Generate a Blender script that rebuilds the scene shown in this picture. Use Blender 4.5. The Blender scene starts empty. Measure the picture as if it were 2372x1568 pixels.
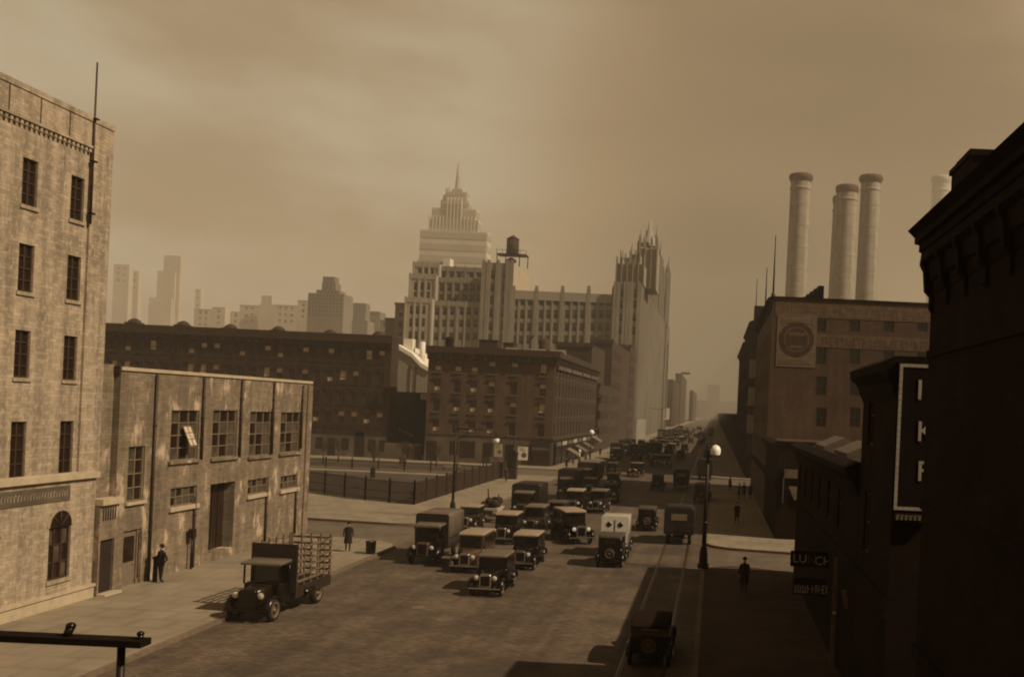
import bpy, bmesh, math, random
from mathutils import Vector, Matrix
random.seed(7)
scn = bpy.context.scene
col = scn.collection
R = math.radians

# ------------------------------------------------------------------ camera
FOC, HC, VX, VY, ROLL = 2250.0, 9.4, 1655.0, 956.0, 0.045   # focal length etc. in photo pixels (2372 wide)
cd = bpy.data.cameras.new('camera'); cam = bpy.data.objects.new('camera', cd); col.objects.link(cam)
cd.sensor_width = 36; cd.sensor_fit = 'HORIZONTAL'; cd.lens = FOC / 2372 * 36
cd.shift_x = -(VX - 1186) / 2372; cd.shift_y = (VY - 784) / 2372
cd.clip_start = 0.1; cd.clip_end = 9000
cr, sr = math.cos(ROLL), math.sin(ROLL)
cam.matrix_world = Matrix(((cr, -sr, 0, 0), (0, 0, -1, 0), (sr, cr, 0, HC), (0, 0, 0, 1)))
scn.camera = cam

# ------------------------------------------------------------------ world and sun
SUN_DIR = Vector((math.cos(R(43)) * 0.962, -math.cos(R(43)) * 0.272, math.sin(R(43)))).normalized()
w = bpy.data.worlds.new('World'); scn.world = w; w.use_nodes = True
nt = w.node_tree; nt.nodes.clear(); L = nt.links
def N(tree, t, **k):
    n = tree.nodes.new(t)
    for a, b in k.items(): setattr(n, a, b)
    return n
wo = N(nt, 'ShaderNodeOutputWorld'); bg = N(nt, 'ShaderNodeBackground'); bg.inputs[1].default_value = 0.1
sky = N(nt, 'ShaderNodeTexSky', sky_type='NISHITA'); sky.sun_disc = False
sky.sun_elevation = R(43); sky.sun_rotation = math.atan2(SUN_DIR.x, SUN_DIR.y); sky.dust_density = 6; sky.air_density = 1.5
bw = N(nt, 'ShaderNodeRGBToBW'); L.new(sky.outputs[0], bw.inputs[0])
pw = N(nt, 'ShaderNodeMath', operation='POWER'); pw.inputs[1].default_value = 0.18; L.new(bw.outputs[0], pw.inputs[0])
tc = N(nt, 'ShaderNodeTexCoord')
nz = N(nt, 'ShaderNodeTexNoise'); nz.inputs['Scale'].default_value = 3.4; nz.inputs['Detail'].default_value = 8; nz.inputs['Roughness'].default_value = .52
mpn = N(nt, 'ShaderNodeMapping'); mpn.inputs['Scale'].default_value = (1, 1, 2.6); L.new(tc.outputs['Generated'], mpn.inputs[0]); L.new(mpn.outputs[0], nz.inputs['Vector'])
def mrange(tree, a, f0, f1, t0, t1, smooth=True):
    m = N(tree, 'ShaderNodeMapRange'); m.interpolation_type = 'SMOOTHSTEP' if smooth else 'LINEAR'
    for i, x in enumerate((f0, f1, t0, t1)): m.inputs[i + 1].default_value = x
    tree.links.new(a, m.inputs[0]); return m.outputs[0]
def wdot(v):
    d = N(nt, 'ShaderNodeVectorMath', operation='DOT_PRODUCT'); L.new(tc.outputs['Generated'], d.inputs[0]); d.inputs[1].default_value = Vector(v).normalized(); return d.outputs['Value']
def mul(tree, a, b):
    m = N(tree, 'ShaderNodeMath', operation='MULTIPLY')
    for i, x in enumerate((a, b)):
        if isinstance(x, (int, float)): m.inputs[i].default_value = x
        else: tree.links.new(x, m.inputs[i])
    return m.outputs[0]
cl = mrange(nt, nz.outputs[0], .34, .66, .76, 1.12)
# a drift of dark smoke and the darker western side of the sky
smoke = mrange(nt, wdot((0.06, 1, .25)), .95, 1.0, 0, 1)
smoke2 = mrange(nt, wdot((0.0, 1, .03)), .975, .999, 0, 1)
sm_n = mrange(nt, nz.outputs[0], .36, .62, .7, 1.0)
inv = N(nt, 'ShaderNodeMath', operation='SUBTRACT'); inv.inputs[0].default_value = 1; sadd = N(nt, 'ShaderNodeMath', operation='ADD'); L.new(mul(nt, mul(nt, smoke, sm_n), .46), sadd.inputs[0]); L.new(mul(nt, smoke2, .5), sadd.inputs[1]); L.new(sadd.outputs[0], inv.inputs[1])
side = mrange(nt, wdot((-1, .35, 0)), .05, .68, .86, 1.06)
sepz = N(nt, 'ShaderNodeSeparateXYZ'); L.new(tc.outputs['Generated'], sepz.inputs[0])
zenith_dim = mrange(nt, sepz.outputs['Z'], .40, .72, 1.0, .16)      # overhead sky dimmed, added to weaken the ambient light in the shade
val = mul(nt, mul(nt, mul(nt, mul(nt, pw.outputs[0], cl), inv.outputs[0]), side), zenith_dim)
tint = N(nt, 'ShaderNodeMix', data_type='RGBA'); tint.inputs[6].default_value = (1, .68, .37, 1); tint.inputs[7].default_value = (1, .85, .585, 1)
L.new(mrange(nt, val, .75, 1.5, 0, 1), tint.inputs[0])
scl = N(nt, 'ShaderNodeVectorMath', operation='SCALE'); L.new(tint.outputs[2], scl.inputs[0]); L.new(mul(nt, val, SKYK := 3.42), scl.inputs['Scale'])
L.new(scl.outputs[0], bg.inputs[0]); L.new(bg.outputs[0], wo.inputs[0])
sl = bpy.data.lights.new('sun', 'SUN'); sl.energy = 5.0; sl.angle = R(.6); sl.color = (1, .86, .66)
so = bpy.data.objects.new('sun', sl); col.objects.link(so); so.rotation_euler = SUN_DIR.to_track_quat('Z', 'Y').to_euler(); so.location = (60, -20, 90)
scn.view_settings.view_transform = 'Standard'; scn.view_settings.look = 'None'; scn.view_settings.exposure = 0; scn.view_settings.gamma = 1
scn.render.engine = 'CYCLES'; scn.cycles.max_bounces = 5; scn.cycles.diffuse_bounces = 3; scn.cycles.glossy_bounces = 2
scn.cycles.volume_bounces = 0; scn.cycles.use_denoising = True; scn.cycles.filter_width = 2.0; scn.cycles.caustics_reflective = False; scn.cycles.caustics_refractive = False

# ------------------------------------------------------------------ materials
DT = (1.13, .87, .56)
def mat(name, g, var=.25, scale=1.5, rough=.85, bump=0.0, brick=None, stain=None, tint=(1.13, .87, .56), metal=0, spec=.3, streak=0, sdir=(2.2, 2.2, .16)):
    m = bpy.data.materials.new(name); m.use_nodes = True; t = m.node_tree; b = t.nodes['Principled BSDF']
    if tint == DT:
        q = max(0, min(1, (.16 - g) / .14)); tint = tuple(a * (1 - q) + b * q for a, b in zip(DT, (1.5, .76, .38)))
    c = (g * tint[0], g * tint[1], g * tint[2])
    tcn = N(t, 'ShaderNodeTexCoord'); n = N(t, 'ShaderNodeTexNoise'); n.inputs['Scale'].default_value = scale; n.inputs['Detail'].default_value = 7; n.inputs['Roughness'].default_value = .62
    t.links.new(tcn.outputs['Object'], n.inputs['Vector'])
    r = N(t, 'ShaderNodeMix', data_type='RGBA')
    r.inputs[6].default_value = (*[x * (1 - var) for x in c], 1); r.inputs[7].default_value = (*[x * (1 + var) for x in c], 1)
    t.links.new(mrange(t, n.outputs[0], .3, .7, 0, 1), r.inputs[0]); out = r.outputs[2]
    if brick:
        bt = N(t, 'ShaderNodeTexBrick'); bt.inputs['Scale'].default_value = 1; bt.inputs['Brick Width'].default_value = brick[0]; bt.inputs['Row Height'].default_value = brick[1]
        bt.inputs['Mortar Size'].default_value = brick[1] * .12; bt.inputs['Mortar Smooth'].default_value = .4; bt.inputs['Bias'].default_value = 0
        bt.inputs['Color1'].default_value = (1 - brick[2],) * 3 + (1,); bt.inputs['Color2'].default_value = (1 + brick[2],) * 3 + (1,); bt.inputs['Mortar'].default_value = (brick[3],) * 3 + (1,)
        t.links.new(tcn.outputs['UV'], bt.inputs['Vector'])
        x = N(t, 'ShaderNodeMix', data_type='RGBA', blend_type='MULTIPLY'); x.inputs[0].default_value = 1
        t.links.new(out, x.inputs[6]); t.links.new(bt.outputs[0], x.inputs[7]); out = x.outputs[2]
    if streak:
        mp = N(t, 'ShaderNodeMapping'); mp.inputs['Scale'].default_value = sdir; t.links.new(tcn.outputs['Object'], mp.inputs[0])
        n3 = N(t, 'ShaderNodeTexNoise'); n3.inputs['Scale'].default_value = 1; n3.inputs['Detail'].default_value = 5; t.links.new(mp.outputs[0], n3.inputs['Vector'])
        x = N(t, 'ShaderNodeMix', data_type='RGBA', blend_type='MULTIPLY'); x.inputs[0].default_value = 1
        cc = N(t, 'ShaderNodeCombineColor'); s_ = mrange(t, n3.outputs[0], .35, .65, 1 - streak, 1 + streak)
        for i in range(3): t.links.new(s_, cc.inputs[i])
        t.links.new(out, x.inputs[6]); t.links.new(cc.outputs[0], x.inputs[7]); out = x.outputs[2]
    if stain:   # (brightness, noise scale, threshold, strength)
        n2 = N(t, 'ShaderNodeTexNoise'); n2.inputs['Scale'].default_value = stain[1]; n2.inputs['Detail'].default_value = 8; n2.inputs['Roughness'].default_value = .68
        mp = N(t, 'ShaderNodeMapping'); mp.inputs['Location'].default_value = (3.1, 7.7, 1.9); mp.inputs['Scale'].default_value = (1, 1, stain[4] if len(stain) > 4 else .8)
        t.links.new(tcn.outputs['Object'], mp.inputs[0]); t.links.new(mp.outputs[0], n2.inputs['Vector'])
        x = N(t, 'ShaderNodeMix', data_type='RGBA'); x.inputs[7].default_value = (stain[0] * tint[0], stain[0] * tint[1] * 1.02, stain[0] * tint[2] * 1.08, 1)
        t.links.new(mul(t, mrange(t, n2.outputs[0], stain[2], stain[2] + .13, 0, 1), stain[3]), x.inputs[0]); t.links.new(out, x.inputs[6]); out = x.outputs[2]
    t.links.new(out, b.inputs['Base Color']); b.inputs['Roughness'].default_value = rough; b.inputs['Metallic'].default_value = metal
    b.inputs['Specular IOR Level'].default_value = spec
    if bump:
        bp = N(t, 'ShaderNodeBump'); bp.inputs['Strength'].default_value = bump; bp.inputs['Distance'].default_value = .03
        nb = N(t, 'ShaderNodeTexNoise'); nb.inputs['Scale'].default_value = scale * 9; nb.inputs['Detail'].default_value = 5; t.links.new(tcn.outputs['Object'], nb.inputs['Vector'])
        t.links.new(nb.outputs[0], bp.inputs['Height']); t.links.new(bp.outputs[0], b.inputs['Normal'])
    return m
M = {}
M['road'] = mat('road_asphalt', .083, .3, .3, .8, .6, brick=(.30, .15, .28, .55), stain=(.038, .16, .52, .6, .35), streak=.12, sdir=(1.3, .035, 1), tint=(1.22, .83, .51))
M['cobble'] = mat('side_street_cobbles', .105, .2, .5, .8, .6, brick=(.3, .16, .18, .75), tint=(1.18, .85, .55))
M['walk'] = mat('pavement_flags', .20, .16, .35, .85, .3, brick=(1.5, 1.5, .04, .88), stain=(.13, .5, .56, .6, 1))
M['walk_shade'] = mat('shade_toned_pavement', .036, .3, .35, .9, .3, brick=(1.5, 1.5, .05, .9), stain=(.10, .22, .60, .5, 1))  # flags of the shaded near right corner, shade put into the colour
M['kerb'] = mat('kerb_granite', .12, .2, 3)
M['earth'] = mat('ground_earth', .07, .2, .02)
M['turf'] = mat('garden_turf', .048, .3, .35, .95, .8, stain=(.08, .25, .55, .7, 1), tint=(1.18, .85, .55))
M['tallbrick'] = mat('pale_buff_brick', .26, .16, .9, .9, .5, brick=(.42, .14, .2, .82), stain=(.42, 5.5, .50, .5, .6), streak=.2, tint=(1.14, .86, .56))
M['garbrick'] = mat('garage_buff_brick', .148, .2, .8, .9, .5, brick=(.42, .14, .2, .8), stain=(.44, .95, .535, .85, .5), streak=.16, tint=(1.18, .85, .53))
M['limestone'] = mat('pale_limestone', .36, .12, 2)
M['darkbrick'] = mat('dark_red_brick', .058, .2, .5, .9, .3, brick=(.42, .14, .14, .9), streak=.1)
M['rowbrick'] = mat('tenement_brick', .026, .22, .4, .9, .3, brick=(.42, .14, .14, .9), streak=.12)
M['brownst'] = mat('brownstone_trim', .028, .2, 1.5)
M['plaster'] = mat('grey_plaster', .085, .3, .5, .9, stain=(.17, .35, .55, .6, 1), tint=(1.18, .85, .55))
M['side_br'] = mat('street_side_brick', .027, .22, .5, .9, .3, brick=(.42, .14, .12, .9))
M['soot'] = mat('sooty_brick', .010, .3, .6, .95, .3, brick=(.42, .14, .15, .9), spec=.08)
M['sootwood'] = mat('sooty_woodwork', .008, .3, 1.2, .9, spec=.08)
M['bbwall'] = mat('billboard_wall_brick', .052, .2, .3, .9, .3, brick=(.42, .14, .12, .9), streak=.12)
M['bbpaint'] = mat('faded_wall_paint', .085, .22, 1.4, .9, stain=(.05, 1.2, .56, .6, 1))
M['bbfaint'] = mat('ghost_letter_paint', .105, .25, 1.4, .9)
M['bbfaint2'] = mat('ghost_dark_letter_paint', .058, .25, 1.4, .9)
M['fencepaint'] = mat('rusty_fence_iron', .03, .25, 4, .8)
M['dullglass'] = mat('dusty_window_glass', .06, .4, 2, .4, tint=(1.18, .85, .55))
M['bbpaint2'] = mat('faded_poster_paint', .115, .2, 1.4, .9)
M['bbdark'] = mat('faded_dark_paint', .032, .3, 1.4, .9)
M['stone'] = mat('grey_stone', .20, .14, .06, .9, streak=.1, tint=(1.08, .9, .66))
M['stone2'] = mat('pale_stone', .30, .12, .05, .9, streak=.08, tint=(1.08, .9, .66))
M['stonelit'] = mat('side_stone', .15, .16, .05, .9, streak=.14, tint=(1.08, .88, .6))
M['farstone'] = mat('far_stone', .42, .1, .03, .9, streak=.08, tint=(1.05, .9, .68))  # far tower stone paled, and its bands below: haze put into the colour
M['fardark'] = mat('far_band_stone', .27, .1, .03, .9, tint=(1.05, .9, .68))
M['farhazed'] = mat('haze_paled_brick', .37, .15, .02, .9, tint=(1.1, .88, .62))  # brick of the farthest blocks, distance haze put into the colour
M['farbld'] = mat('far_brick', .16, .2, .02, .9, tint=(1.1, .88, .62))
M['darkbld'] = mat('dark_avenue_brick', .028, .25, .1, .9)
M['stack'] = mat('chimney_concrete', .235, .14, .3, .9, streak=.16, sdir=(.5, .5, .015), stain=(.12, .11, .56, .5, .5), tint=(1.08, .9, .66))
M['stackcap'] = mat('chimney_cap_soot', .06, .2, .2, .9)
M['glass'] = mat('dark_window_glass', .012, .3, 2, .25, spec=.5)
M['farglass'] = mat('far_window_glass', .012, .3, .3, .5)
M['frame'] = mat('grey_window_paint', .14, .15, 4, .6)
M['darkframe'] = mat('dark_window_paint', .03, .2, 4, .6)
M['blind'] = mat('linen_blind', .42, .2, 5, .9)
M['white'] = mat('white_paint', .62, .1, 6, .6, tint=(1.04, .93, .74))
M['cream'] = mat('cream_paint', .33, .14, 3, .6, tint=(1.08, .9, .66))
M['linen'] = mat('laundry_linen', .7, .08, 6, .9, tint=(1.04, .94, .76))
M['iron'] = mat('black_iron', .012, .3, 5, .5, metal=.3)
M['steel'] = mat('rail_steel', .03, .2, 6, .4, metal=.6)
M['tar'] = mat('roof_tar', .035, .3, .5, .95)
M['carblack'] = mat('black_car_paint', .005, .3, 2, .28, spec=.3)
M['carbrown'] = mat('dark_brown_car_paint', .014, .25, 2, .3, spec=.5)
M['cargrey'] = mat('grey_car_paint', .05, .2, 2, .35, spec=.5)
M['topgrey'] = mat('dusty_roof_fabric', .10, .2, 4, .9, tint=(1.18, .85, .55))
M['toppale'] = mat('pale_roof_fabric', .22, .16, 4, .85, tint=(1.18, .85, .55))
M['topdark'] = mat('dark_roof_fabric', .05, .25, 4, .9, tint=(1.18, .85, .55))
M['vanside'] = mat('dusty_van_panel', .10, .22, 1.5, .7, tint=(1.18, .85, .55))
M['vandark'] = mat('dark_van_panel', .011, .3, 1.5, .6)
M['carglass'] = mat('car_window_glass', .008, .2, 2, .12, spec=.6)
M['chrome'] = mat('nickel_plate', .55, .1, 6, .25, metal=.9, tint=(1.02, .92, .76))
M['tyre'] = mat('tyre_rubber', .012, .3, 8, .85)
M['rim'] = mat('wheel_spokes', .10, .25, 8, .6)
M['wood'] = mat('weathered_wood', .10, .3, 4, .85)
M['darkwood'] = mat('dark_wood', .014, .3, 4, .8)
M['cloth'] = mat('dark_wool_cloth', .009, .3, 9, .95)
M['cloth2'] = mat('brown_wool_cloth', .025, .3, 9, .95)
M['skin'] = mat('skin', .28, .08, 9, .6, tint=(1.15, .85, .62))
M['bark'] = mat('tree_bark', .03, .3, 8, .95)
M['load'] = mat('dark_sacking', .02, .4, 4, .95)
M['water_tank'] = mat('tank_staves', .035, .25, 1, .9)
M['globe'] = mat('opal_lamp_glass', .8, .04, 4, .3, tint=(1.0, .96, .8))

# ------------------------------------------------------------------ helpers
def UV(x, y):
    dx, dy = x - VX, y - VY
    return dx * cr + dy * sr, dx * sr - dy * cr
def gnd(x, y):
    u, v = UV(x, y); Y = -FOC * HC / v; return Vector((u * Y / FOC, Y, 0))
def onY(x, y, Y):
    u, v = UV(x, y); return u * Y / FOC, HC + v * Y / FOC
def onX(x, y, X):
    u, v = UV(x, y); Y = FOC * X / u; return Y, HC + v * Y / FOC
WO = {}
def tag(o, label=None, cat=None, group=None, kind=None):
    if label: o['label'] = label
    if cat: o['category'] = cat
    if group: o['group'] = group
    if kind: o['kind'] = kind
    return o
def thing(name, loc=(0, 0, 0), label=None, cat=None, group=None, rz=0):
    o = bpy.data.objects.new(name, None); col.objects.link(o); o.empty_display_size = .3
    o.location = loc; o.rotation_euler = (0, 0, rz); WO[o] = Vector(loc)
    return tag(o, label, cat, group)
class MB:
    def __init__(s): s.v = []; s.f = []; s.m = []; s.s = []
    def face(s, pts, mi=0, sm=False):
        n = len(s.v); s.v += [tuple(p) for p in pts]; s.f.append(tuple(range(n, n + len(pts)))); s.m.append(mi); s.s.append(sm)
    def box(s, x0, x1, y0, y1, z0, z1, mi=0, topmi=None, no=''):
        p = [(x0, y0, z0), (x1, y0, z0), (x1, y1, z0), (x0, y1, z0), (x0, y0, z1), (x1, y0, z1), (x1, y1, z1), (x0, y1, z1)]
        n = len(s.v); s.v += p
        for k, q in (('b', (3, 2, 1, 0)), ('t', (4, 5, 6, 7)), ('f', (0, 1, 5, 4)), ('r', (1, 2, 6, 5)), ('k', (2, 3, 7, 6)), ('l', (3, 0, 4, 7))):
            if k in no: continue
            s.f.append(tuple(n + i for i in q)); s.m.append(topmi if (k == 't' and topmi is not None) else mi); s.s.append(False)
        return s
    def cyl(s, p0, p1, r0, r1=None, n=10, mi=0, caps=True):
        r1 = r0 if r1 is None else r1; p0 = Vector(p0); p1 = Vector(p1); d = (p1 - p0)
        if d.length < 1e-6: return s
        d.normalize(); a = d.orthogonal().normalized(); b = d.cross(a); k = len(s.v)
        for p, r in ((p0, r0), (p1, r1)):
            for i in range(n):
                t = 2 * math.pi * i / n; s.v.append(tuple(p + (a * math.cos(t) + b * math.sin(t)) * r))
        for i in range(n):
            j = (i + 1) % n; s.f.append((k + i, k + j, k + n + j, k + n + i)); s.m.append(mi); s.s.append(True)
        if caps:
            s.f.append(tuple(k + i for i in reversed(range(n)))); s.m.append(mi); s.s.append(False)
            s.f.append(tuple(k + n + i for i in range(n))); s.m.append(mi); s.s.append(False)
        return s
    def lathe(s, c, prof, n=14, mi=0, axis='z'):
        k = len(s.v)
        for r, h in prof:
            for i in range(n):
                t = 2 * math.pi * i / n; a, b = r * math.cos(t), r * math.sin(t)
                s.v.append((c[0] + a, c[1] + b, c[2] + h) if axis == 'z' else ((c[0] + h, c[1] + a, c[2] + b) if axis == 'x' else (c[0] + a, c[1] + h, c[2] + b)))
        for q in range(len(prof) - 1):
            for i in range(n):
                j = (i + 1) % n; s.f.append((k + q * n + i, k + q * n + j, k + (q + 1) * n + j, k + (q + 1) * n + i)); s.m.append(mi); s.s.append(True)
        return s
    def loft(s, rings, mi=0, caps=True, sm=True):
        k = len(s.v); n = len(rings[0])
        for r in rings: s.v += [tuple(p) for p in r]
        for q in range(len(rings) - 1):
            for i in range(n):
                j = (i + 1) % n; s.f.append((k + q * n + i, k + q * n + j, k + (q + 1) * n + j, k + (q + 1) * n + i)); s.m.append(mi); s.s.append(sm)
        if caps:
            s.f.append(tuple(k + i for i in reversed(range(n)))); s.m.append(mi); s.s.append(False)
            e = k + (len(rings) - 1) * n; s.f.append(tuple(e + i for i in range(n))); s.m.append(mi); s.s.append(False)
        return s
    def ext(s, poly, a, b, axis='y', mi=0):      # extrude a 2D outline (other two coordinates) from a to b
        g = {'y': lambda p, t: (p[0], t, p[1]), 'x': lambda p, t: (t, p[0], p[1]), 'z': lambda p, t: (p[0], p[1], t)}[axis]
        s.loft([[g(p, a) for p in poly], [g(p, b) for p in poly]], mi, True, False); return s
    def build(s, name, mats, parent=None, origin=None, smooth=True):
        if not isinstance(mats, (list, tuple)): mats = [mats]
        base = WO.get(parent, Vector((0, 0, 0))) if parent else Vector((0, 0, 0))
        og = Vector(origin) if origin is not None else base
        me = bpy.data.meshes.new(name); me.from_pydata([(x - og.x, y - og.y, z - og.z) for x, y, z in s.v], [], s.f)
        for m_ in mats: me.materials.append(m_)
        for p, mi, sm in zip(me.polygons, s.m, s.s): p.material_index = mi; p.use_smooth = sm and smooth
        uv = me.uv_layers.new(name='UVMap')
        for p in me.polygons:
            nx, ny, nz_ = (abs(t) for t in p.normal)
            for li in p.loop_indices:
                c = me.vertices[me.loops[li].vertex_index].co
                uv.data[li].uv = (c.x, c.y) if nz_ >= nx and nz_ >= ny else ((c.y, c.z) if nx > ny else (c.x, c.z))
        o = bpy.data.objects.new(name, me); col.objects.link(o); o.location = og - base
        if parent: o.parent = parent
        WO[o] = Vector(og)
        return o
def copy_tree(o, parent=None):
    c = o.copy(); col.objects.link(c); c.parent = parent
    for ch in list(o.children): copy_tree(ch, c)
    return c
def place(o, x, y, rz=0, z=0, s=1):
    o.location = (x, y, z); o.rotation_euler = (0, 0, rz); o.scale = (s, s, s); return o
def struct(mb, name, m): return tag(mb.build(name, m), kind='structure')

# windows: shared meshes, origin at the bottom left of the opening, outside towards local -y
WC = {}
def window_mesh(wd, ht, style, gl='glass', fr='darkframe'):
    key = (round(wd, 2), round(ht, 2), style, gl, fr)
    if key in WC: return WC[key]
    mb = MB(); t = min(.07, wd * .08)
    mb.box(0, wd, .16, .17, 0, ht, 1)                                            # pane
    mb.box(0, t, .08, .16, 0, ht); mb.box(wd - t, wd, .08, .16, 0, ht); mb.box(t, wd - t, .08, .16, 0, t); mb.box(t, wd - t, .08, .16, ht - t, ht)
    if style in ('sash', 'half', 'full', 'low'): mb.box(t, wd - t, .09, .155, ht * .5 - .03, ht * .5 + .03)
    if style == 'sash': mb.box(wd / 2 - .02, wd / 2 + .02, .1, .158, t, ht - t)
    if style == 'half': mb.box(t, wd - t, .145, .158, ht * .62, ht - t, 2)
    if style == 'full': mb.box(t, wd - t, .145, .158, ht * .25, ht - t, 2)
    if style == 'low': mb.box(t * 1.5, wd - t * 1.5, .145, .158, ht * .1, ht * .42, 2)
    if style.startswith('grid'):
        nx, nz_ = int(style[4]), int(style[5])
        rg = random.Random(nx * 7 + nz_)
        for i in range(nx):
            for j in range(nz_):
                if wd > 1 and rg.random() < .45: mb.box(wd * i / nx + .03, wd * (i + 1) / nx - .03, .150, .159, ht * j / nz_ + .02, ht * (j + 1) / nz_ - .02, 3)
        for i in range(1, nx): mb.box(wd * i / nx - .035, wd * i / nx + .035, .09, .158, t, ht - t)
        for i in range(1, nz_): mb.box(t, wd - t, .1, .157, ht * i / nz_ - .025, ht * i / nz_ + .025)
    me = mb.build('window', [M[fr], M[gl], M['blind'], M['dullglass']]); m = me.data; bpy.data.objects.remove(me); WC[key] = m; return m
def trim_mesh(nm, wd, over, h, dp, mt):
    key = (nm, round(wd, 2), over, h, dp, mt)
    if key not in WC:
        mb = MB(); mb.box(-over, wd + over, -dp, -.002, (-h - .002 if nm == 'sill' else .002), (-.002 if nm == 'sill' else h + .002)); q = mb.build(nm, M[mt]); WC[key] = q.data; bpy.data.objects.remove(q)
    return WC[key]
def add_trim(wo_, nm, wd, ht, over, h, dp, mt):
    q = bpy.data.objects.new(nm, trim_mesh(nm, wd, over, h, dp, mt)); col.objects.link(q); q.parent = wo_; q.location = (0, 0, 0 if nm == 'sill' else ht)
TRIM = {}
def add_window(root, O, U, rz, u0, u1, z0, z1, style, gl='glass', fr='darkframe', name='window'):
    m = window_mesh(u1 - u0, z1 - z0, style, gl, fr); o = bpy.data.objects.new(name, m); col.objects.link(o); o.parent = root
    p = Vector(O) + Vector(U) * u0 + Vector((0, 0, z0)); o.location = p - WO[root]; o.rotation_euler = (0, 0, rz)
    for nm, a in TRIM.items(): add_trim(o, nm, u1 - u0, z1 - z0, *a)
    return o
def facade(mb, O, U, Nn, wd, z0, z1, ops, depth=.17, mi=0):
    O, U, Nn = Vector(O), Vector(U), Vector(Nn)
    P = lambda u, z, d=0: O + U * u + Vector((0, 0, z)) - Nn * d
    us = sorted({0, wd, *[a for o in ops for a in o[:2]]}); zs = sorted({z0, z1, *[a for o in ops for a in o[2:4]]})
    us = [a for i, a in enumerate(us) if i == 0 or a - us[i - 1] > 1e-5]; zs = [a for i, a in enumerate(zs) if i == 0 or a - zs[i - 1] > 1e-5]
    for j in range(len(zs) - 1):
        zc = (zs[j] + zs[j + 1]) / 2; run = None
        for i in range(len(us) - 1):
            uc = (us[i] + us[i + 1]) / 2
            hole = any(o[0] < uc < o[1] and o[2] < zc < o[3] for o in ops)
            if not hole and run is None: run = us[i]
            if hole and run is not None: mb.face([P(run, zs[j]), P(us[i], zs[j]), P(us[i], zs[j + 1]), P(run, zs[j + 1])], mi); run = None
        if run is not None: mb.face([P(run, zs[j]), P(wd, zs[j]), P(wd, zs[j + 1]), P(run, zs[j + 1])], mi)
    for o in ops:
        a, b, c, d = o[:4]
        for q in (((a, c), (b, c)), ((b, c), (b, d)), ((b, d), (a, d)), ((a, d), (a, c))):
            mb.face([P(*q[0]), P(*q[1]), P(*q[1], depth), P(*q[0], depth)], mi)
def building(root, x0, x1, y0, y1, h, fr=(), ea=(), we=(), m='darkbrick', em=None, styles=('sash',), gl='glass', wf='darkframe', z0=0, depth=.17, name='wall', west=False, maxw=100, count=None):
    """walls with real openings on the camera side (-Y) and on the +X / -X sides; every opening gets its window"""
    mb = MB(); mats = [M[m], M[em or m], M['tar']]
    facade(mb, (x0, y0, 0), (1, 0, 0), (0, -1, 0), x1 - x0, z0, h, [o for o in fr], depth, 0)
    facade(mb, (x1, y0, 0), (0, 1, 0), (1, 0, 0), y1 - y0, z0, h, [o for o in ea], depth, 1)
    facade(mb, (x0, y1, 0), (0, -1, 0), (-1, 0, 0), y1 - y0, z0, h, [o for o in we], depth, 1)
    mb.face([(x1, y1, z0), (x0, y1, z0), (x0, y1, h), (x1, y1, h)], 0)
    mb.face([(x0, y0, h), (x1, y0, h), (x1, y1, h), (x0, y1, h)], 2)
    wl = mb.build(name, mats, root)
    rnd = random.Random(int(abs(x0 * 7 + y0 * 13)))
    for ops, O, U, rz in ((fr, (x0, y0, 0), (1, 0, 0), 0), (ea, (x1, y0, 0), (0, 1, 0), R(90)), (we, (x0, y1, 0), (0, -1, 0), R(-90))):
        for o in ops:
            st = o[4] if len(o) > 4 else rnd.choice(styles)
            if st == 'none': continue
            add_window(root, O, U, rz, *o[:4], st, gl, wf, 'door' if st == 'door' else 'window')
    return wl
def grid_ops(us, zs, wd, ht, *st): return [(u - wd / 2, u + wd / 2, z - ht / 2, z + ht / 2, *st) for u in us for z in zs]
def text_mesh(mb_name, s, size, mt, parent, loc, rz=0, ext=.01, rx=90, align='LEFT', xs=1):
    cu = bpy.data.curves.new('t', 'FONT'); cu.body = s; cu.size = size; cu.extrude = ext; cu.align_x = align
    o = bpy.data.objects.new('t', cu); col.objects.link(o); bpy.context.view_layer.update()
    me = bpy.data.meshes.new_from_object(o.evaluated_get(bpy.context.evaluated_depsgraph_get())); bpy.data.objects.remove(o)
    me.materials.clear(); me.materials.append(mt); q = bpy.data.objects.new(mb_name, me); col.objects.link(q)
    q.rotation_euler = (R(rx), 0, rz); q.scale = (xs, 1, 1)
    if parent: q.parent = parent; q.location = Vector(loc) - WO[parent]
    else: q.location = loc
    return q

# ------------------------------------------------------------------ ground, road, pavements
mb = MB(); mb.face([(-1880, -150, -.02), (1880, -150, -.02), (1880, 2340, -.02), (-1880, 2340, -.02)]); struct(mb, 'ground', M['earth'])
mb = MB(); mb.face([(-19.9, -60, 0), (-.3, -60, 0), (-.3, 1500, 0), (-19.9, 1500, 0)]); struct(mb, 'avenue_road', M['road'])
mb = MB()
for xa, ya, xb, yb, t0, t1 in ((-120, 83, -19.9, 71, 11, 11), (-.3, 66.7, 90, 51, 10.5, 10.5), (-120, 128.5, -19.9, 128.5, -13, -13), (-.3, 123, 90, 123, -17, -17)):
    mb.face([(xa, ya, .004), (xb, yb, .004), (xb, yb - t1, .004), (xa, ya - t0, .004)])
struct(mb, 'side_street_road', M['cobble'])
def arc(cx, cy, r, a0, a1, n=7): return [(cx + r * math.cos(R(a0 + (a1 - a0) * i / n)), cy + r * math.sin(R(a0 + (a1 - a0) * i / n))) for i in range(n + 1)]
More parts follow.
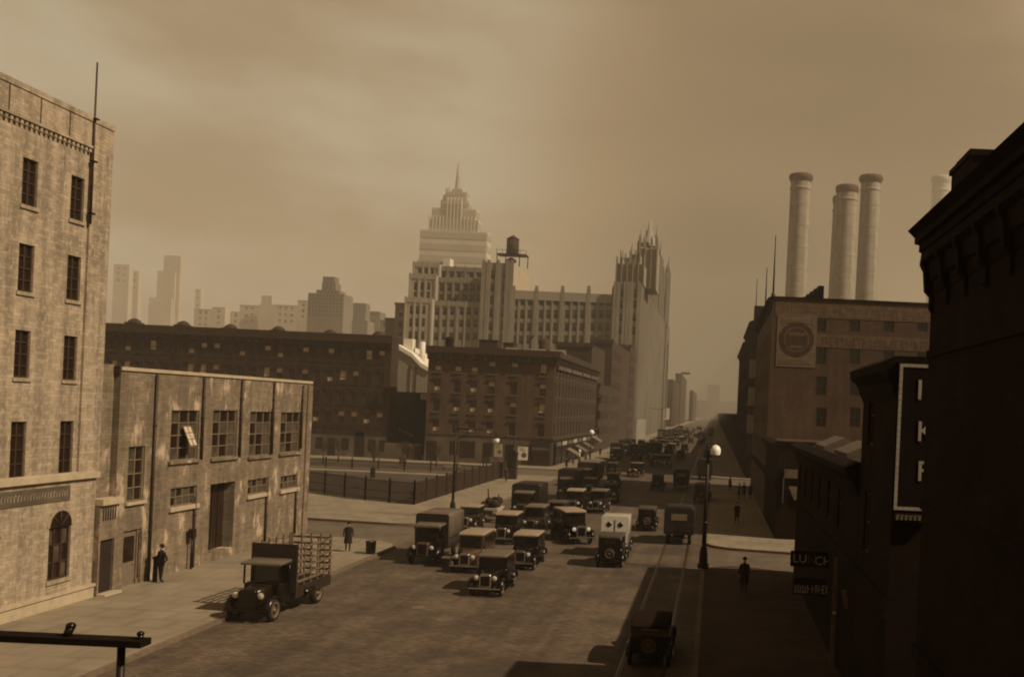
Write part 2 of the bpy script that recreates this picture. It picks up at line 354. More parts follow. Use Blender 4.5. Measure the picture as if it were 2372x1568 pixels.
def pavement(pts, h=.13, mt='walk'):
    mb = MB(); n = len(pts); mb.face([(x, y, h) for x, y in pts], 0)
    for i in range(n):
        a, b = pts[i], pts[(i + 1) % n]; mb.face([(*a, 0), (*b, 0), (*b, h), (*a, h)], 1)
    cx = sum(p[0] for p in pts) / n; cy = sum(p[1] for p in pts) / n      # kerbstones: a strip 4 mm above the flags
    for i in range(n):
        a, b = Vector(pts[i]), Vector(pts[(i + 1) % n]); d = (b - a)
        if d.length < .01: continue
        nn = Vector((-d.y, d.x)).normalized() * .22
        mb.face([(a.x, a.y, h + .004), (b.x, b.y, h + .004), (b.x + nn.x, b.y + nn.y, h + .004), (a.x + nn.x, a.y + nn.y, h + .004)], 1)
    return struct(mb, 'pavement', [M[mt], M['kerb']])
pavement([(-110, -60), (-19.6, -60)] + arc(-22.8, 60.6, 3.2, 0, 83) + [(-31, 65.6), (-110, 74)])
pavement([(-19.8, 128)] + [(-110, 128), (-110, 82.5), (-38, 74.3)] + arc(-23.6, 76.1, 3.8, -97, 0))
pavement([(-19.8, 1500), (-110, 1500), (-110, 141.5)] + arc(-22.8, 144.3, 3.0, -90, 0))
pavement([(60, -60), (60, 48)] + [(6, 57.4)] + arc(2, 57.2, 2.4, 80, 180) + [(-.4, -60)], mt='walk_shade')
pavement([(60, 55.5), (60, 122)] + [(-.3, 122)] + arc(2.6, 69.8, 2.9, 180, 258))
pavement([(-.3, 1500)] + arc(2.2, 141.5, 2.5, 180, 270) + [(60, 139), (60, 1500)])
mb = MB()
for X in (-3.05, -1.45):
    mb.box(X - .04, X + .04, -40, 900, .001, .012); mb.box(X + .09, X + .12, -40, 900, .001, .010)
tag(mb.build('street_rails', M['steel']), kind='structure')
mb = MB()      # iron covers and patches
for x, y, r in ((-8.2, 60, .33), (-13, 44, .33), (-1.9, 55, .42)): mb.cyl((x, y, .0), (x, y, .008), r, n=20)
struct(mb, 'manhole_cover', M['kerb'])

# ------------------------------------------------------------------ tall building at the left edge
XF = -26.9
r0 = thing('brick_office_block', (XF, 42.5, 0), 'tall pale brick block at the left edge with an arched window and parapet', 'building')
Ye = 42.5
def eop(xl, yt, xr, yb, st, X=XF, y0=0):     # opening on a +X face from its top left and bottom right photo corners
    a, z1 = onX(xl, yt, X); b, z0_ = onX(xr, yb, X); return [a - y0, b - y0, z0_, z1, st]
Y0 = 22.0
ops = []
rows = [eop(169, 405.7, 193.9, 516, 'grid24'), eop(164.6, 591.3, 190.3, 699.6, 'grid24'), eop(152.6, 777, 179, 881.4, 'grid24'), eop(139.8, 975, 169.7, 1096, 'grid24')]
for o in rows:
    for k in range(6):
        sh = 2.8 * k; ops.append((40.02 - Y0 - sh, 40.86 - Y0 - sh, o[2], o[3], o[4]))
arch = eop(118.5, 1184.7, 157.3, 1335.4, 'grid33'); az0, az1 = arch[2], arch[3]; aw = 1.35; ay = (arch[0] + arch[1]) / 2
zsp = az1 - aw / 2
for k in range(3): ops.append((ay - aw / 2 - Y0 - 4.2 * k, ay + aw / 2 - Y0 - 4.2 * k, az0, zsp, 'grid33'))
TOPZ = onX(262, 300, XF)[1]
TRIM = dict(sill=(.08, .14, .07, 'tallbrick'))
building(r0, -46, XF, Y0, Ye, TOPZ, (), ops, (), 'tallbrick', wf='darkframe')
for k in range(3):
    yc = ay - 4.2 * k; mb = MB(); n = 12
    pts = [(yc + aw / 2 * math.cos(math.pi * i / n), zsp + .003 + aw / 2 * math.sin(math.pi * i / n)) for i in range(n + 1)]
    mb.ext(pts, XF - .1, XF + .006, 'x', 1)
    for i in range(n):
        a0, a1 = math.pi * i / n, math.pi * (i + 1) / n; rr = aw / 2 + .16
        q = [(yc + aw / 2 * math.cos(a0), zsp + aw / 2 * math.sin(a0)), (yc + rr * math.cos(a0), zsp + rr * math.sin(a0)), (yc + rr * math.cos(a1), zsp + rr * math.sin(a1)), (yc + aw / 2 * math.cos(a1), zsp + aw / 2 * math.sin(a1))]
        mb.ext(q, XF + .001, XF + .035, 'x', 0)
    for t in (45, 90, 135): mb.cyl((XF + .015, yc, zsp + .02), (XF + .015, yc + aw / 2 * math.cos(R(t)), zsp + aw / 2 * math.sin(R(t))), .025, n=6, mi=2)
    mb.build('arch_head', [M['tallbrick'], M['glass'], M['darkframe']], r0)
bz = onX(145, 1106, XF)[1]
mb = MB(); mb.box(XF + .002, XF + .16, Y0, Ye + .05, bz - .12, bz + .12); mb.box(XF + .002, XF + .08, Y0, Ye + .03, bz + .12, bz + .2); mb.build('string_course', M['limestone'], r0)
mb = MB(); mb.box(XF + .002, XF + .1, Y0, Ye + .02, .13, .62); mb.box(XF + .002, XF + .16, Y0, Ye + .05, .62, .74); mb.build('base_moulding', M['limestone'], r0)
ta, tb = onX(66, 1132, XF), onX(160, 1157, XF)
mb = MB(); mb.box(XF + .002, XF + .04, 34.5, tb[0], tb[1] - .0, tb[1] + .62, 0)
y = 34.7
while y < tb[0] - .2:
    ww = random.uniform(.07, .14); mb.box(XF + .041, XF + .055, y, y + ww * .35, tb[1] + .18, tb[1] + .44, 1); mb.box(XF + .041, XF + .055, y, y + ww, tb[1] + .40, tb[1] + .44, 1); y += ww + .07
mb.build('name_tablet', [M['plaster'], M['tallbrick']], r0)
dz = onX(140, 310, XF)[1]
mb = MB(); mb.box(XF + .002, XF + .10, Y0, 41.05, dz, TOPZ - .12); mb.box(XF + .002, XF + .18, Y0, 41.05, dz - .1, dz); mb.box(XF + .002, XF + .14, Y0, Ye + .04, TOPZ - .12, TOPZ + .1)
y = Y0
while y < 41: mb.box(XF + .003, XF + .13, y, y + .13, dz - .28, dz - .1); y += .27
mb.box(XF + .002, XF + .10, 41.15, Ye + .02, 5.4, TOPZ - .12)
mb.build('parapet', M['tallbrick'], r0)
for yy in (36.2, 37.9, 39.6, 33, 31): mb = MB(); mb.box(XF + .1, XF + .108, yy, yy + .06, dz + .02, TOPZ - .15); mb.build('parapet_joint', M['brownst'], r0)
TRIM = {}
p0 = onX(205.5, 518, XF + .15); p1 = onX(225, 145, XF + .15)
f0 = thing('flagpole', (XF + .15, 41.1, p0[1]), 'thin dark pole fixed up the corner of the tall pale brick block', 'flagpole')
mb = MB(); mb.cyl((XF + .15, 41.1, p0[1]), (XF + .15, 41.1, p1[1]), .055, .035, 10); mb.build('pole', M['darkframe'], f0)
for zz in (p0[1] + .4, p0[1] + 2.6, p0[1] + 4.4):
    mb = MB(); mb.box(XF + .1, XF + .3, 41.0, 41.2, zz, zz + .07); mb.build('bracket', M['iron'], f0)

# ------------------------------------------------------------------ garage with the entrance porch
YG0, YG1 = 43.95, onX(722, 890, XF)[0]; HG = 10.12
r1 = thing('brick_garage', (XF, YG0, 0), 'long two storey pale brick garage with tall steel windows and dark downpipes on the corner', 'building')
gop = lambda *a: tuple(eop(*a, y0=YG0))
gops = [gop(398, 950, 457.3, 1063, 'grid34'), gop(494.3, 950, 546, 1056.7, 'grid34'), gop(580.5, 953, 625.6, 1053.4, 'grid34'), gop(651.6, 954.8, 692.9, 1046, 'grid34'),
        gop(298.6, 1034.5, 331.7, 1157.7, 'grid24'), gop(395.7, 1131.6, 455, 1164.8, 'grid42'), gop(488, 1122, 537.9, 1266, 'none'), gop(574.4, 1111.7, 620.8, 1138.7, 'grid42'),
        gop(650.2, 1103.2, 688.6, 1127.8, 'grid42'), gop(285.8, 1231, 324, 1352, 'none')]
building(r1, -52, XF, YG0, YG1, HG, (), gops, (), 'garbrick', wf='frame', depth=.25)
for o in gops:      # sills and lintels
    if o[4] == 'none': continue
    mb = MB(); pale = o[4] == 'grid42'
    mb.box(XF + .002, XF + .14, YG0 + o[0] - .15, YG0 + o[1] + .1, o[2] - (.22 if pale else .14), o[2] - .002); mb.build('sill', M['limestone'] if pale or o is gops[4] else M['garbrick'], r1)
o = gops[6]; mb = MB(); a, b = YG0 + o[0], YG0 + o[1]      # the big door, set back
mb.box(XF - .7, XF - .6, a, b, o[2], o[3], 0)
for k in range(1, 6): mb.box(XF - .6, XF - .57, a, b, o[2] + (o[3] - o[2]) * k / 6 - .03, o[2] + (o[3] - o[2]) * k / 6 + .03, 0)
for k in range(1, 4): mb.box(XF - .6, XF - .56, a + (b - a) * k / 4 - .04, a + (b - a) * k / 4 + .04, o[2], o[3], 0)
mb.box(XF - .7, XF - .26, b + .002, b + .03, o[2], o[3], 1); mb.box(XF - .7, XF - .26, a - .03, a - .002, o[2], o[3], 1); mb.box(XF - .7, XF - .26, a, b, o[3] + .002, o[3] + .03, 1); mb.box(XF - .7, XF - .24, a, b, o[2] - .1, o[2] - .003, 1)
mb.build('garage_door', [M['carbrown'], M['garbrick']], r1)
o = gops[9]; mb = MB(); a, b = YG0 + o[0], YG0 + o[1]
mb.box(XF - .2, XF - .12, a, b, o[2], o[3], 0); mb.box(XF - .12, XF - .09, a + .15, b - .45, o[2] + 1.2, o[3] - .3, 1); mb.box(XF - .12, XF - .04, b - .32, b - .24, o[2], o[3], 0); mb.box(XF - .12, XF - .04, a, a + .1, o[2], o[3], 0); mb.box(XF - .12, XF - .1, b - .2, b - .04, o[2] + .3, o[3] - .2, 1)
dd = mb.build('door', [M['frame'], M['glass']], r1)
mb = MB(); mb.cyl((XF - .09, b - .52, o[2] + 1.05), (XF - .03, b - .52, o[2] + 1.05), .035); mb.build('handle', M['chrome'], dd)
mb = MB(); mb.box(XF - .35, XF + .08, YG0 - .05, YG1 + .05, HG, HG + .16); mb.build('coping', M['limestone'], r1)
mb = MB(); mb.box(XF + .002, XF + .1, onX(712, 900, XF)[0], YG1 + .03, .13, HG - .1); mb.build('corner_pier', M['garbrick'], r1)
wz = gops[0][2]
for xt, yt, xb, yb in ((365.9, 866, 343, 1350), (476, 873, 466, 1065), (563, 880, 555, 1060), (637, 886, 630, 1052), (703.5, 892, 697, 1038), (454, 1150, 445, 1324), (620, 1135, 613, 1256), (688, 1130, 682, 1236)):
    a = onX(xt, yt, XF + .1); c = onX(xb, yb, XF + .1); yy = (a[0] + c[0]) / 2
    mb = MB(); mb.cyl((XF + .1, yy, max(c[1], .14)), (XF + .1, yy, a[1]), .065, n=8)
    for zz in (.25, .5, .75): mb.cyl((XF + .1, yy, c[1] + (a[1] - c[1]) * zz), (XF + .1, yy, c[1] + (a[1] - c[1]) * zz + .08), .09, n=8)
    mb.build('downpipe', M['darkframe'], r1)
# one casement of the first window stands open
o = gops[0]; mb = MB(); yy = YG0 + o[0] + (o[1] - o[0]) * .42; wv = (o[1] - o[0]) * .27; zt = o[2] + (o[3] - o[2]) * .68; zb = o[2] + (o[3] - o[2]) * .3
for k in range(3): mb.cyl((XF, yy + wv * k / 2, zt), (XF + .4, yy + wv * k / 2, zb), .025, n=6)
for k in range(4): q = k / 3; mb.cyl((XF + .4 * q, yy, zt + (zb - zt) * q), (XF + .4 * q, yy + wv, zt + (zb - zt) * q), .025, n=6)
mb.face([(XF, yy, zt), (XF, yy + wv, zt), (XF + .4, yy + wv, zb), (XF + .4, yy, zb)], 1)
mb.build('open_casement', [M['frame'], M['blind']], r1)
mb = MB(); mb.box(-50, XF - .28, 42.56, 43.9, 0, 10.35); mb.build('link_wall', M['garbrick'], r1)
mb = MB(); mb.box(XF - .6, XF + .02, YG0 - .12, YG0 - .002, 9.95, 10.28); mb.build('eaves_cap', M['brownst'], r1)
a0_, zA = onX(219, 1166, XF + .3); b0_, _ = onX(276, 1160, XF + .3)
rp = thing('entrance_porch', (XF, 43.2, 0), 'small brick porch with pale balcony slab and dark door left of the garage', 'porch')
mb = MB(); pa, pb = 42.56, 43.93; dzt = onX(232, 1252, XF + .2)[1]
mb.box(XF - .26, XF + .2, pa, pa + .12, 0, zA - .15); mb.box(XF - .26, XF + .2, pb - .25, pb, 0, zA - .15); mb.box(XF - .26, XF + .2, pa + .12, pb - .25, dzt, zA - .15); mb.build('wall', M['garbrick'], rp)
mb = MB(); mb.box(XF - .26, XF + .34, pa - .02, pb + .12, zA - .15, zA + .12); mb.build('balcony_slab', M['limestone'], rp)
mb = MB(); y = pa + .2
while y < pb - .3: mb.box(XF + .201, XF + .23, y, y + .07, zA - .85, zA - .25); y += .17
mb.build('grille', M['brownst'], rp)
mb = MB(); mb.box(XF + .02, XF + .08, pa + .12, pb - .25, .14, dzt); mb.build('door', M['darkwood'], rp)
mb = MB(); mb.box(XF + .1, XF + .55, pa + .05, pb - .1, .13, .22); mb.build('step', M['limestone'], rp)

# ------------------------------------------------------------------ brick tenement row beyond the garden
YR = 150.0
def fx(x, y, Y=YR): return onY(x, y, Y)
xl_, xr_ = fx(245, 900)[0] - 42, fx(903, 900)[0]; HR = fx(700, 774)[1]
r2 = thing('tenement_row', (xr_, YR, 0), 'long dark brick tenement row with small pale windows behind the garden', 'building')
cols_ = [fx(x, y)[0] for x, y in ((704, 900), (731, 900), (760, 900), (795, 900), (825, 900), (854, 900), (881, 900))]
sp = (cols_[-1] - cols_[0]) / 6
allc = [cols_[-1] - sp * k for k in range(24)]
zrow = [fx(790, y)[1] for y in (822, 872, 920, 966)]
fo = []
rr_ = random.Random(3)
for c in allc:
    for z in zrow:
        st = rr_.choice(['half', 'half', 'full', 'sash', 'sash', 'low']); fo.append((c - xl_ - .5, c - xl_ + .5, z - .95, z + .95, st))
gz = fx(790, 1008)[1]
mb = MB(); mb.box(xl_, xr_ - 10, YR + 3.41, YR + 16, 0, HR - .4); mb.build('rear_wing', [M['rowbrick']], r2)
TRIM = dict(sill=(.1, .18, .1, 'brownst'), lintel=(.12, .28, .12, 'brownst'))
building(r2, xl_, xr_, YR, YR + 3.4, HR, fo, (), (), 'rowbrick')
TRIM = {}
for z in [(zrow[i] + zrow[i + 1]) / 2 - .2 for i in range(3)] + [zrow[3] - 1.5]:
    mb = MB(); mb.box(xl_, xr_, YR - .06, YR - .002, z - .12, z + .12); mb.build('string_course', M['brownst'], r2)
mb = MB(); mb.box(xl_, xr_ + .3, YR - .7, YR + .2, HR - .9, HR + .35); mb.box(xl_, xr_ + .2, YR - .35, YR - .002, HR - 1.5, HR - .9)
x = xl_
while x < xr_: mb.box(x, x + .25, YR - .6, YR - .3, HR - 1.6, HR - .9); x += 1.3
mb.build('cornice', M['brownst'], r2)
mb = MB(); mb.box(xl_, xr_ - .1, YR - .15, YR - .002, 0, gz); mb.build('ground_floor_plaster', M['plaster'], r2)
for xx in (740, 768, 800, 833, 862, 888):
    X, _ = fx(xx, 1040); mb = MB(); w_ = 1.1 if xx != 833 else 1.5; ht = 2.9 if xx != 833 else 4.0
    mb.box(X - w_ / 2, X + w_ / 2, YR - .18, YR - .152, .1 if xx in (833, 768) else 1.2, ht); 
    if xx == 833: mb.cyl((X, YR - .18, ht), (X, YR - .152, ht), w_ / 2, n=16)
    mb.build('doorway' if xx in (833, 768) else 'ground_window', M['glass'], r2)
for xx, yt in ((312, 742), (425, 748), (535, 755), (646, 760), (765, 768), (878, 772)):
    X, z = fx(xx, yt, YR + 4); mb = MB(); mb.box(X - 1.0, X + 1.0, YR + 3, YR + 5, HR - .1, z - .35); mb.lathe((X, YR + 4, z - .35), [(1.0, 0), (.85, .3), (.4, .6), (.01, .7)], 12); mb.build('chimney', M['brownst'], r2)

# alley wall, yard wall, warehouse with white coping, laundry
ra = thing('yard_wall', (-47, 149, 0), 'low stained plaster wall with dark doors closing the alley beside the tenement row', 'wall')
xa, xb = xr_ + .05, -44.6
mb = MB(); mb.box(xa, xb, 148.6, 149, 0, fx(940, 1027, 148.6)[1]); mb.build('wall', M['plaster'], ra)
for xx in (941, 968):
    X, _ = fx(xx, 1050, 148.6); mb = MB(); mb.box(X - .5, X + .5, 148.56, 148.598, .1, 2.3); mb.build('door', M['darkwood'], ra)
rb = thing('rear_brick_wall', (-50, 166, 0), 'nearly black brick wall rising behind the alley wall, below the pale gable', 'wall')
X0, zt = fx(903, 908, 166); X1, _ = fx(988, 908, 166); mb = MB(); mb.box(X0, X1, 166, 166.5, 0, zt); mb.build('wall', M['soot'], rb)
mb = MB(); mb.box(X0, X1, 165.9, 166.6, zt, zt + .15); mb.build('coping', M['brownst'], rb)
rc = thing('gabled_warehouse', (-60, 215, 0), 'grey warehouse with a sloping white coping seen through the alley gap', 'building')
q = [onY(918, 806, 215), onY(955, 828, 215), onY(975, 850, 215), onY(996, 862, 215), onY(996, 1000, 215), onY(918, 1000, 215)]
mb = MB(); mb.ext([(a, max(b, 0)) for a, b in q], 215, 230, 'y'); mb.build('wall', M['stone'], rc)
mb = MB()
for i in range(3): mb.ext([(q[i][0], q[i][1] + .003), (q[i + 1][0], q[i + 1][1] + .003), (q[i + 1][0], q[i + 1][1] + .9), (q[i][0], q[i][1] + .9)], 214.6, 230.2, 'y')
mb.build('coping', M['white'], rc)
for xx in (948, 962):
    X, z = onY(xx, 880, 214.9); mb = MB(); mb.box(X - .15, X + .15, 214.85, 214.998, z - 4, z + 3); mb.build('downpipe', M['brownst'], rc)
X, z = onY(945, 800, 218); mb = MB(); mb.box(X - 1, X + 1, 218, 220, q[1][1], z + 1.5); mb.cyl((X + 3, 219, q[1][1] - 2), (X + 3, 219, z + 1), .6); mb.build('roof_vent', M['white'], rc)
la = thing('clothes_line', (-48.6, 160, 0), 'line of washing with a bright white sheet in the dark alley', 'laundry')
X, z = onY(981, 918, 160)
mb = MB(); mb.box(X - .45, X - .02, 160, 160.03, z - .55, z + .4); mb.box(X + .05, X + .5, 160, 160.03, z - .5, z + .42); mb.build('sheet', M['linen'], la)
mb = MB(); mb.cyl((X - 4, 160.015, z + .5), (X + 1.2, 160.015, z + .45), .02, n=6); mb.build('line', M['iron'], la)
lb = thing('clothes_line', (-50, 157, 0), 'low sagging line of small grey washing above the alley wall', 'laundry')
mb = MB(); A = onY(924, 990, 157); B = onY(958, 1006, 157)
for i in range(9):
    t = i / 8; X = A[0] + (B[0] - A[0]) * t; z = A[1] + (B[1] - A[1]) * t; h_ = random.uniform(.25, .7); mb.box(X - .1, X + .1, 157, 157.02, z - h_, z)
mb.build('washing', M['cream'], lb)
mb = MB(); mb.cyl((A[0] - .6, 157.01, A[1] + .05), (B[0] + .6, 157.01, B[1] + .05), .02, n=6); mb.build('line', M['iron'], lb)

# ------------------------------------------------------------------ corner tenement
YC, XC = 148.0, -24.6
r3 = thing('corner_tenement', (XC, YC, 0), 'dark brick corner tenement of four upper floors with shops facing the avenue', 'building')
x0c = onY(985, 1000, YC)[0] ; HCn = onY(1140, 812, YC)[1]
fo = []
zc = [onY(1140, y, YC)[1] for y in (851, 898, 944, 992)]
for xx in (1012.5, 1059, 1097, 1138, 1190, 1257):
    X = onY(xx, 900, YC)[0]
    for i, z in enumerate(zc):
        st = {(1257, 0): 'full', (1257, 2): 'full'}.get((int(xx), i)) or rr_.choice(['low', 'sash', 'sash', 'low', 'half']); fo.append((X - x0c - .52, X - x0c + .52, z - .95, z + .95, st))
so_ = []
nc = 15
for k in range(nc):
    for z in zc: so_.append((1.8 + k * 3.5 - .5, 1.8 + k * 3.5 + .5, z - .95, z + .95, rr_.choice(['low', 'sash', 'half', 'full'])))
TRIM = dict(sill=(.12, .2, .15, 'plaster'), lintel=(.18, .34, .15, 'brownst'))
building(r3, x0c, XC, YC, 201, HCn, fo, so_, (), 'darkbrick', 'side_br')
TRIM = {}
mb = MB(); mb.box(x0c - .2, XC + .9, YC - .8, YC + .1, HCn - .7, HCn + .3); mb.box(x0c - .1, XC + .5, YC - .45, YC - .002, HCn - 1.7, HCn - .7); mb.box(XC + .002, XC + .9, YC + .1, 201, HCn - .7, HCn + .3)
y = YC
while y < 200: mb.box(XC + .003, XC + .7, y, y + .3, HCn - 1.5, HCn - .7); y += 1.7
x = x0c
while x < XC: mb.box(x, x + .3, YC - .7, YC - .453, HCn - 1.5, HCn - .7); x += 1.7
mb.build('cornice', M['brownst'], r3)
mb = MB(); 
for a, b in ((150, 163), (164.5, 176), (177.5, 188), (189.5, 200.5)): mb.box(XC + .004, XC + .35, a, b, HCn - 2.35, HCn - 1.75)
mb.build('frieze_panel', M['cream'] if False else M['plaster'], r3)
mb = MB()
for xa_, xb_ in ((1225, 1262), (1275, 1310), (1170, 1196)):
    a, z = onY(xa_, 812, YC + 3); b, _ = onY(xb_, 812, YC + 3); mb.box(a, b, YC + 3, YC + 3.3, HCn, HCn + .75)
mb.build('roof_parapet', M['cream'], r3)
mb = MB(); mb.box(x0c, XC + .3, YC - .1, YC - .002, 4.0, 4.35); mb.box(XC + .002, XC + .3, YC, 201, 4.0, 4.35); mb.build('shop_fascia', M['brownst'], r3)
mb = MB(); mb.box(x0c, onY(1225, 1050, YC)[0], YC - .06, YC - .002, .1, 4.0); mb.build('ground_floor_plaster', M['plaster'], r3)
for xx, wd_, z0_, z1_ in ((1000, 1.5, .15, 3.2), (1052, 1.3, 1.3, 3.3), (1083, 2.3, .9, 3.4), (1130, 1.4, 1.3, 3.3), (1181, 1.3, .2, 3.2)):
    X, _ = onY(xx, 1040, YC); mb = MB(); mb.box(X - wd_ / 2, X + wd_ / 2, YC - .1, YC - .062, z0_, z1_); mb.build('ground_window' if z0_ > .5 else 'doorway', M['glass'], r3)
a, _ = onY(1232, 1050, YC); mb = MB(); mb.box(a, XC - .1, YC - .5, YC - .104, .2, 3.9, 0); mb.box(a + .1, XC - .2, YC - .53, YC - .503, .9, 2.3, 1); mb.box(a + .1, XC - .2, YC - .53, YC - .503, 2.6, 2.9, 2); mb.build('shopfront', [M['darkwood'], M['glass'], M['plaster']], r3)
k = 0
for y in range(150, 200, 6):
    mb = MB(); mb.box(XC + .31, XC + .4, y, y + 5, .3, 3.8, 0); mb.box(XC + .402, XC + .43, y + .4, y + 2.0, .9, 3.0, 1); mb.box(XC + .402, XC + .43, y + 3, y + 4.6, .9, 3.0, 1); mb.box(XC + .402, XC + .46, y + .2, y + 4.8, 3.1, 3.7, 2); mb.build('shopfront', [M['darkwood'], M['glass'], M['cream' if k % 2 else 'plaster']], r3); k += 1
for nm, xx, yt, zz in (('roof_bulkhead', 1110, 788, 0), ('roof_bulkhead', 1166, 795, 0)):
    a, z = onY(xx, yt, YC + 5); mb = MB(); mb.box(a, a + (2.9 if xx == 1110 else 1.6), YC + 5, YC + 8, HCn - .05, z); mb.box(a - .1, a + (3.0 if xx == 1110 else 1.7), YC + 4.9, YC + 8.1, z, z + .15, 0); mb.build(nm, M['brownst'], r3)
a, z = onY(1040, 778, YC + 4); mb = MB(); mb.box(a - .5, a + .5, YC + 4, YC + 5, HCn - .05, z - .6); mb.lathe((a, YC + 4.5, z - .6), [(.75, 0), (.8, .25), (.3, .5), (.02, .6)], 10); mb.build('chimney', M['soot'], r3)
a, z = onY(1236, 775, YC + 6); mb = MB(); mb.cyl((a - .5, YC + 6, HCn), (a - .45, YC + 6, z - .8), .12); mb.cyl((a - .45, YC + 6, z - .8), (a + .1, YC + 6, z - .1), .12); mb.build('vent_pipe', M['iron'], r3)
a, z = onY(1262, 783, YC + 9); mb = MB(); mb.lathe((a, YC + 9, HCn), [(.9, 0), (.95, z - HCn - .5), (.5, z - HCn - .1), (.01, z - HCn)], 12); mb.build('roof_tank', M['water_tank'], r3)
# posters and shop signs
def sheet(name, X0_, X1_, Y_, z0_, z1_, mt, label, cat, group=None, marks=True):
    t = thing(name, ((X0_ + X1_) / 2, Y_, z0_), label, cat, group); mb = MB(); mb.box(X0_, X1_, Y_ - .05, Y_, z0_, z1_); mb.build('board', M[mt], t)
    mb = MB(); rn = random.Random(int(abs(X0_ * 31 + z0_ * 7)))
    if marks:
        w_, h_ = X1_ - X0_, z1_ - z0_; mb.cyl((X0_ + w_ * .62, Y_ - .056, z0_ + h_ * .38), (X0_ + w_ * .62, Y_ - .052, z0_ + h_ * .38), w_ * .27, n=14)
        for i in range(3): mb.box(X0_ + w_ * .15, X0_ + w_ * rn.uniform(.5, .85), Y_ - .056, Y_ - .052, z1_ - h_ * (.12 + .1 * i), z1_ - h_ * (.08 + .1 * i))
        mb.build('printed_picture', M['plaster'], t)
    return t
a = onY(1146, 1028, YC - .6); b = onY(1163, 1058, YC - .6); sheet('poster', a[0], b[0], YC - .6, b[1], a[1], 'cream', 'tall pale poster left of the doorway on the corner tenement', 'poster')
a = onY(1200, 1034, YC - .6); b = onY(1222, 1066, YC - .6); sheet('poster', a[0], b[0], YC - .6, b[1], a[1], 'white', 'brightest white poster right of the doorway on the corner tenement', 'poster')
for i, (xx, y1_, ang) in enumerate(((1335, 1042, 1), (1352, 1035, 1), (1372, 1020, 1), (1316, 1050, 0))):
    Yp = -XC * FOC / (-(UV(xx, y1_)[0])) if False else FOC * (XC + .45) / UV(xx, y1_)[0]
    z = onX(xx, y1_, XC + .45)[1]
    t = thing('shop_awning', (XC, Yp, z), ['pale awning, second nearest the corner, on the avenue shops', 'pale awning, third from the corner, on the avenue shops', 'pale sloping awning farthest up the avenue shops below the ball lamp', 'small dark edged awning nearest the tenement corner'][i], 'awning', 'awnings along the avenue shops')
    mb = MB(); mb.ext([(XC + .47, z + .9), (XC + 2.2, z), (XC + 2.2, z - .25), (XC + 2.15, z - .25), (XC + 2.15, z - .03), (XC + .47, z + .84)], Yp - 2.2, Yp + 2.2, 'y'); mb.build('canvas', M['plaster' if i < 2 else 'frame'], t)
    mb = MB()
    for yy in (Yp - 2.1, Yp + 2.1): mb.cyl((XC + .47, yy, z - .4), (XC + 2.1, yy, z - .1), .03, n=6)
    mb.build('arm', M['iron'], t)
g = gnd(1371, 1062); g.x = XC + 3.6; Yb = FOC * g.x / UV(1370, 1003)[0]
zb = onX(1370, 1003, g.x)[1]
t = thing('ball_lamp', (g.x, Yb, .13), 'post topped by a small white ball outside the avenue shops', 'street lamp'); mb = MB(); mb.cyl((g.x, Yb, .13), (g.x, Yb, zb - .3), .1, .06); mb.build('post', M['iron'], t)
mb = MB(); mb.lathe((g.x, Yb, zb - .35), [(.01, 0), (.35, .1), (.5, .45), (.35, .8), (.01, .95)], 12); mb.build('globe', M['globe'], t)
g = gnd(1341, 1078)
t = thing('barber_pole', (g.x, g.y, .13), 'short white banded post on the pavement by the first shops', 'post'); mb = MB(); mb.cyl((g.x, g.y, .13), (g.x, g.y, 2.1), .16, .14); mb.build('pole', M['cream'], t)
mb = MB(); mb.lathe((g.x, g.y, 2.1), [(.16, 0), (.26, .2), (.2, .42), (.01, .5)], 10); mb.build('finial', M['white'], t); mb = MB(); mb.cyl((g.x, g.y, 1.0), (g.x, g.y, 1.4), .165); mb.build('band', M['darkwood'], t)

# ------------------------------------------------------------------ darker avenue buildings behind the corner
def simple(name, label, xl, xr, yt, Y, dep, m, grp=None, cat='building', win=None, em=None, roofbits=(), z0=0, gl='farglass', X1=None, yref=None):
    """a building given by the photo columns of its front face and its roof row, standing at distance Y"""
    a, z = onY(xl, yref or yt, Y); b, _ = onY(xr, yref or yt, Y); zt = onY((xl + xr) / 2, yt, Y)[1]
    if X1 is not None: b = X1
    t = thing(name, ((a + b) / 2, Y, 0), label, cat, grp); ops = []; eops = []
    if win:
        sx, sz, ww, wh, rows_, ncol = win
        n = ncol or max(1, int((b - a - sx * .3) / sx)); off = ((b - a) - (n - 1) * sx) / 2
        for i in range(n):
            for j in range(rows_): ops.append((off + i * sx - ww / 2, off + i * sx + ww / 2, zt - 2.2 - j * sz - wh, zt - 2.2 - j * sz))
        if em: 
            for i in range(int(dep / sx) - 1):
                for j in range(rows_): eops.append((sx * (i + .8) - ww / 2, sx * (i + .8) + ww / 2, zt - 2.2 - j * sz - wh, zt - 2.2 - j * sz))
    building(t, a, b, Y, Y + dep, zt, ops[:90], eops[:40], (), m, em or m, styles=('sash', 'half', 'low'), gl=gl)
    mb = MB(); mb.box(a - .2, b + .3, Y - .3, Y + .2, zt - .6, zt + .25); mb.build('cornice', M['brownst' if m in ('darkbld', 'darkbrick', 'rowbrick', 'side_br') else m], t)
    for (px, py, pw_) in roofbits:
        c, zz = onY(px, py, Y + 2); mb = MB(); h2 = pw_ * Y / FOC; mb.box(c - h2 / 2, c + h2 / 2, Y + 2, Y + 2 + max(h2, 1), zt - .05, zz); mb.build('chimney', M['brownst' if m.startswith('dark') else m], t)
    return t
simple('dark_tenement', 'dark flat roofed tenement just behind the corner tenement roof', 1290, 1372, 796, 203, 24, 'darkbld', win=(3.2, 3.4, 1.1, 1.8, 5, None))
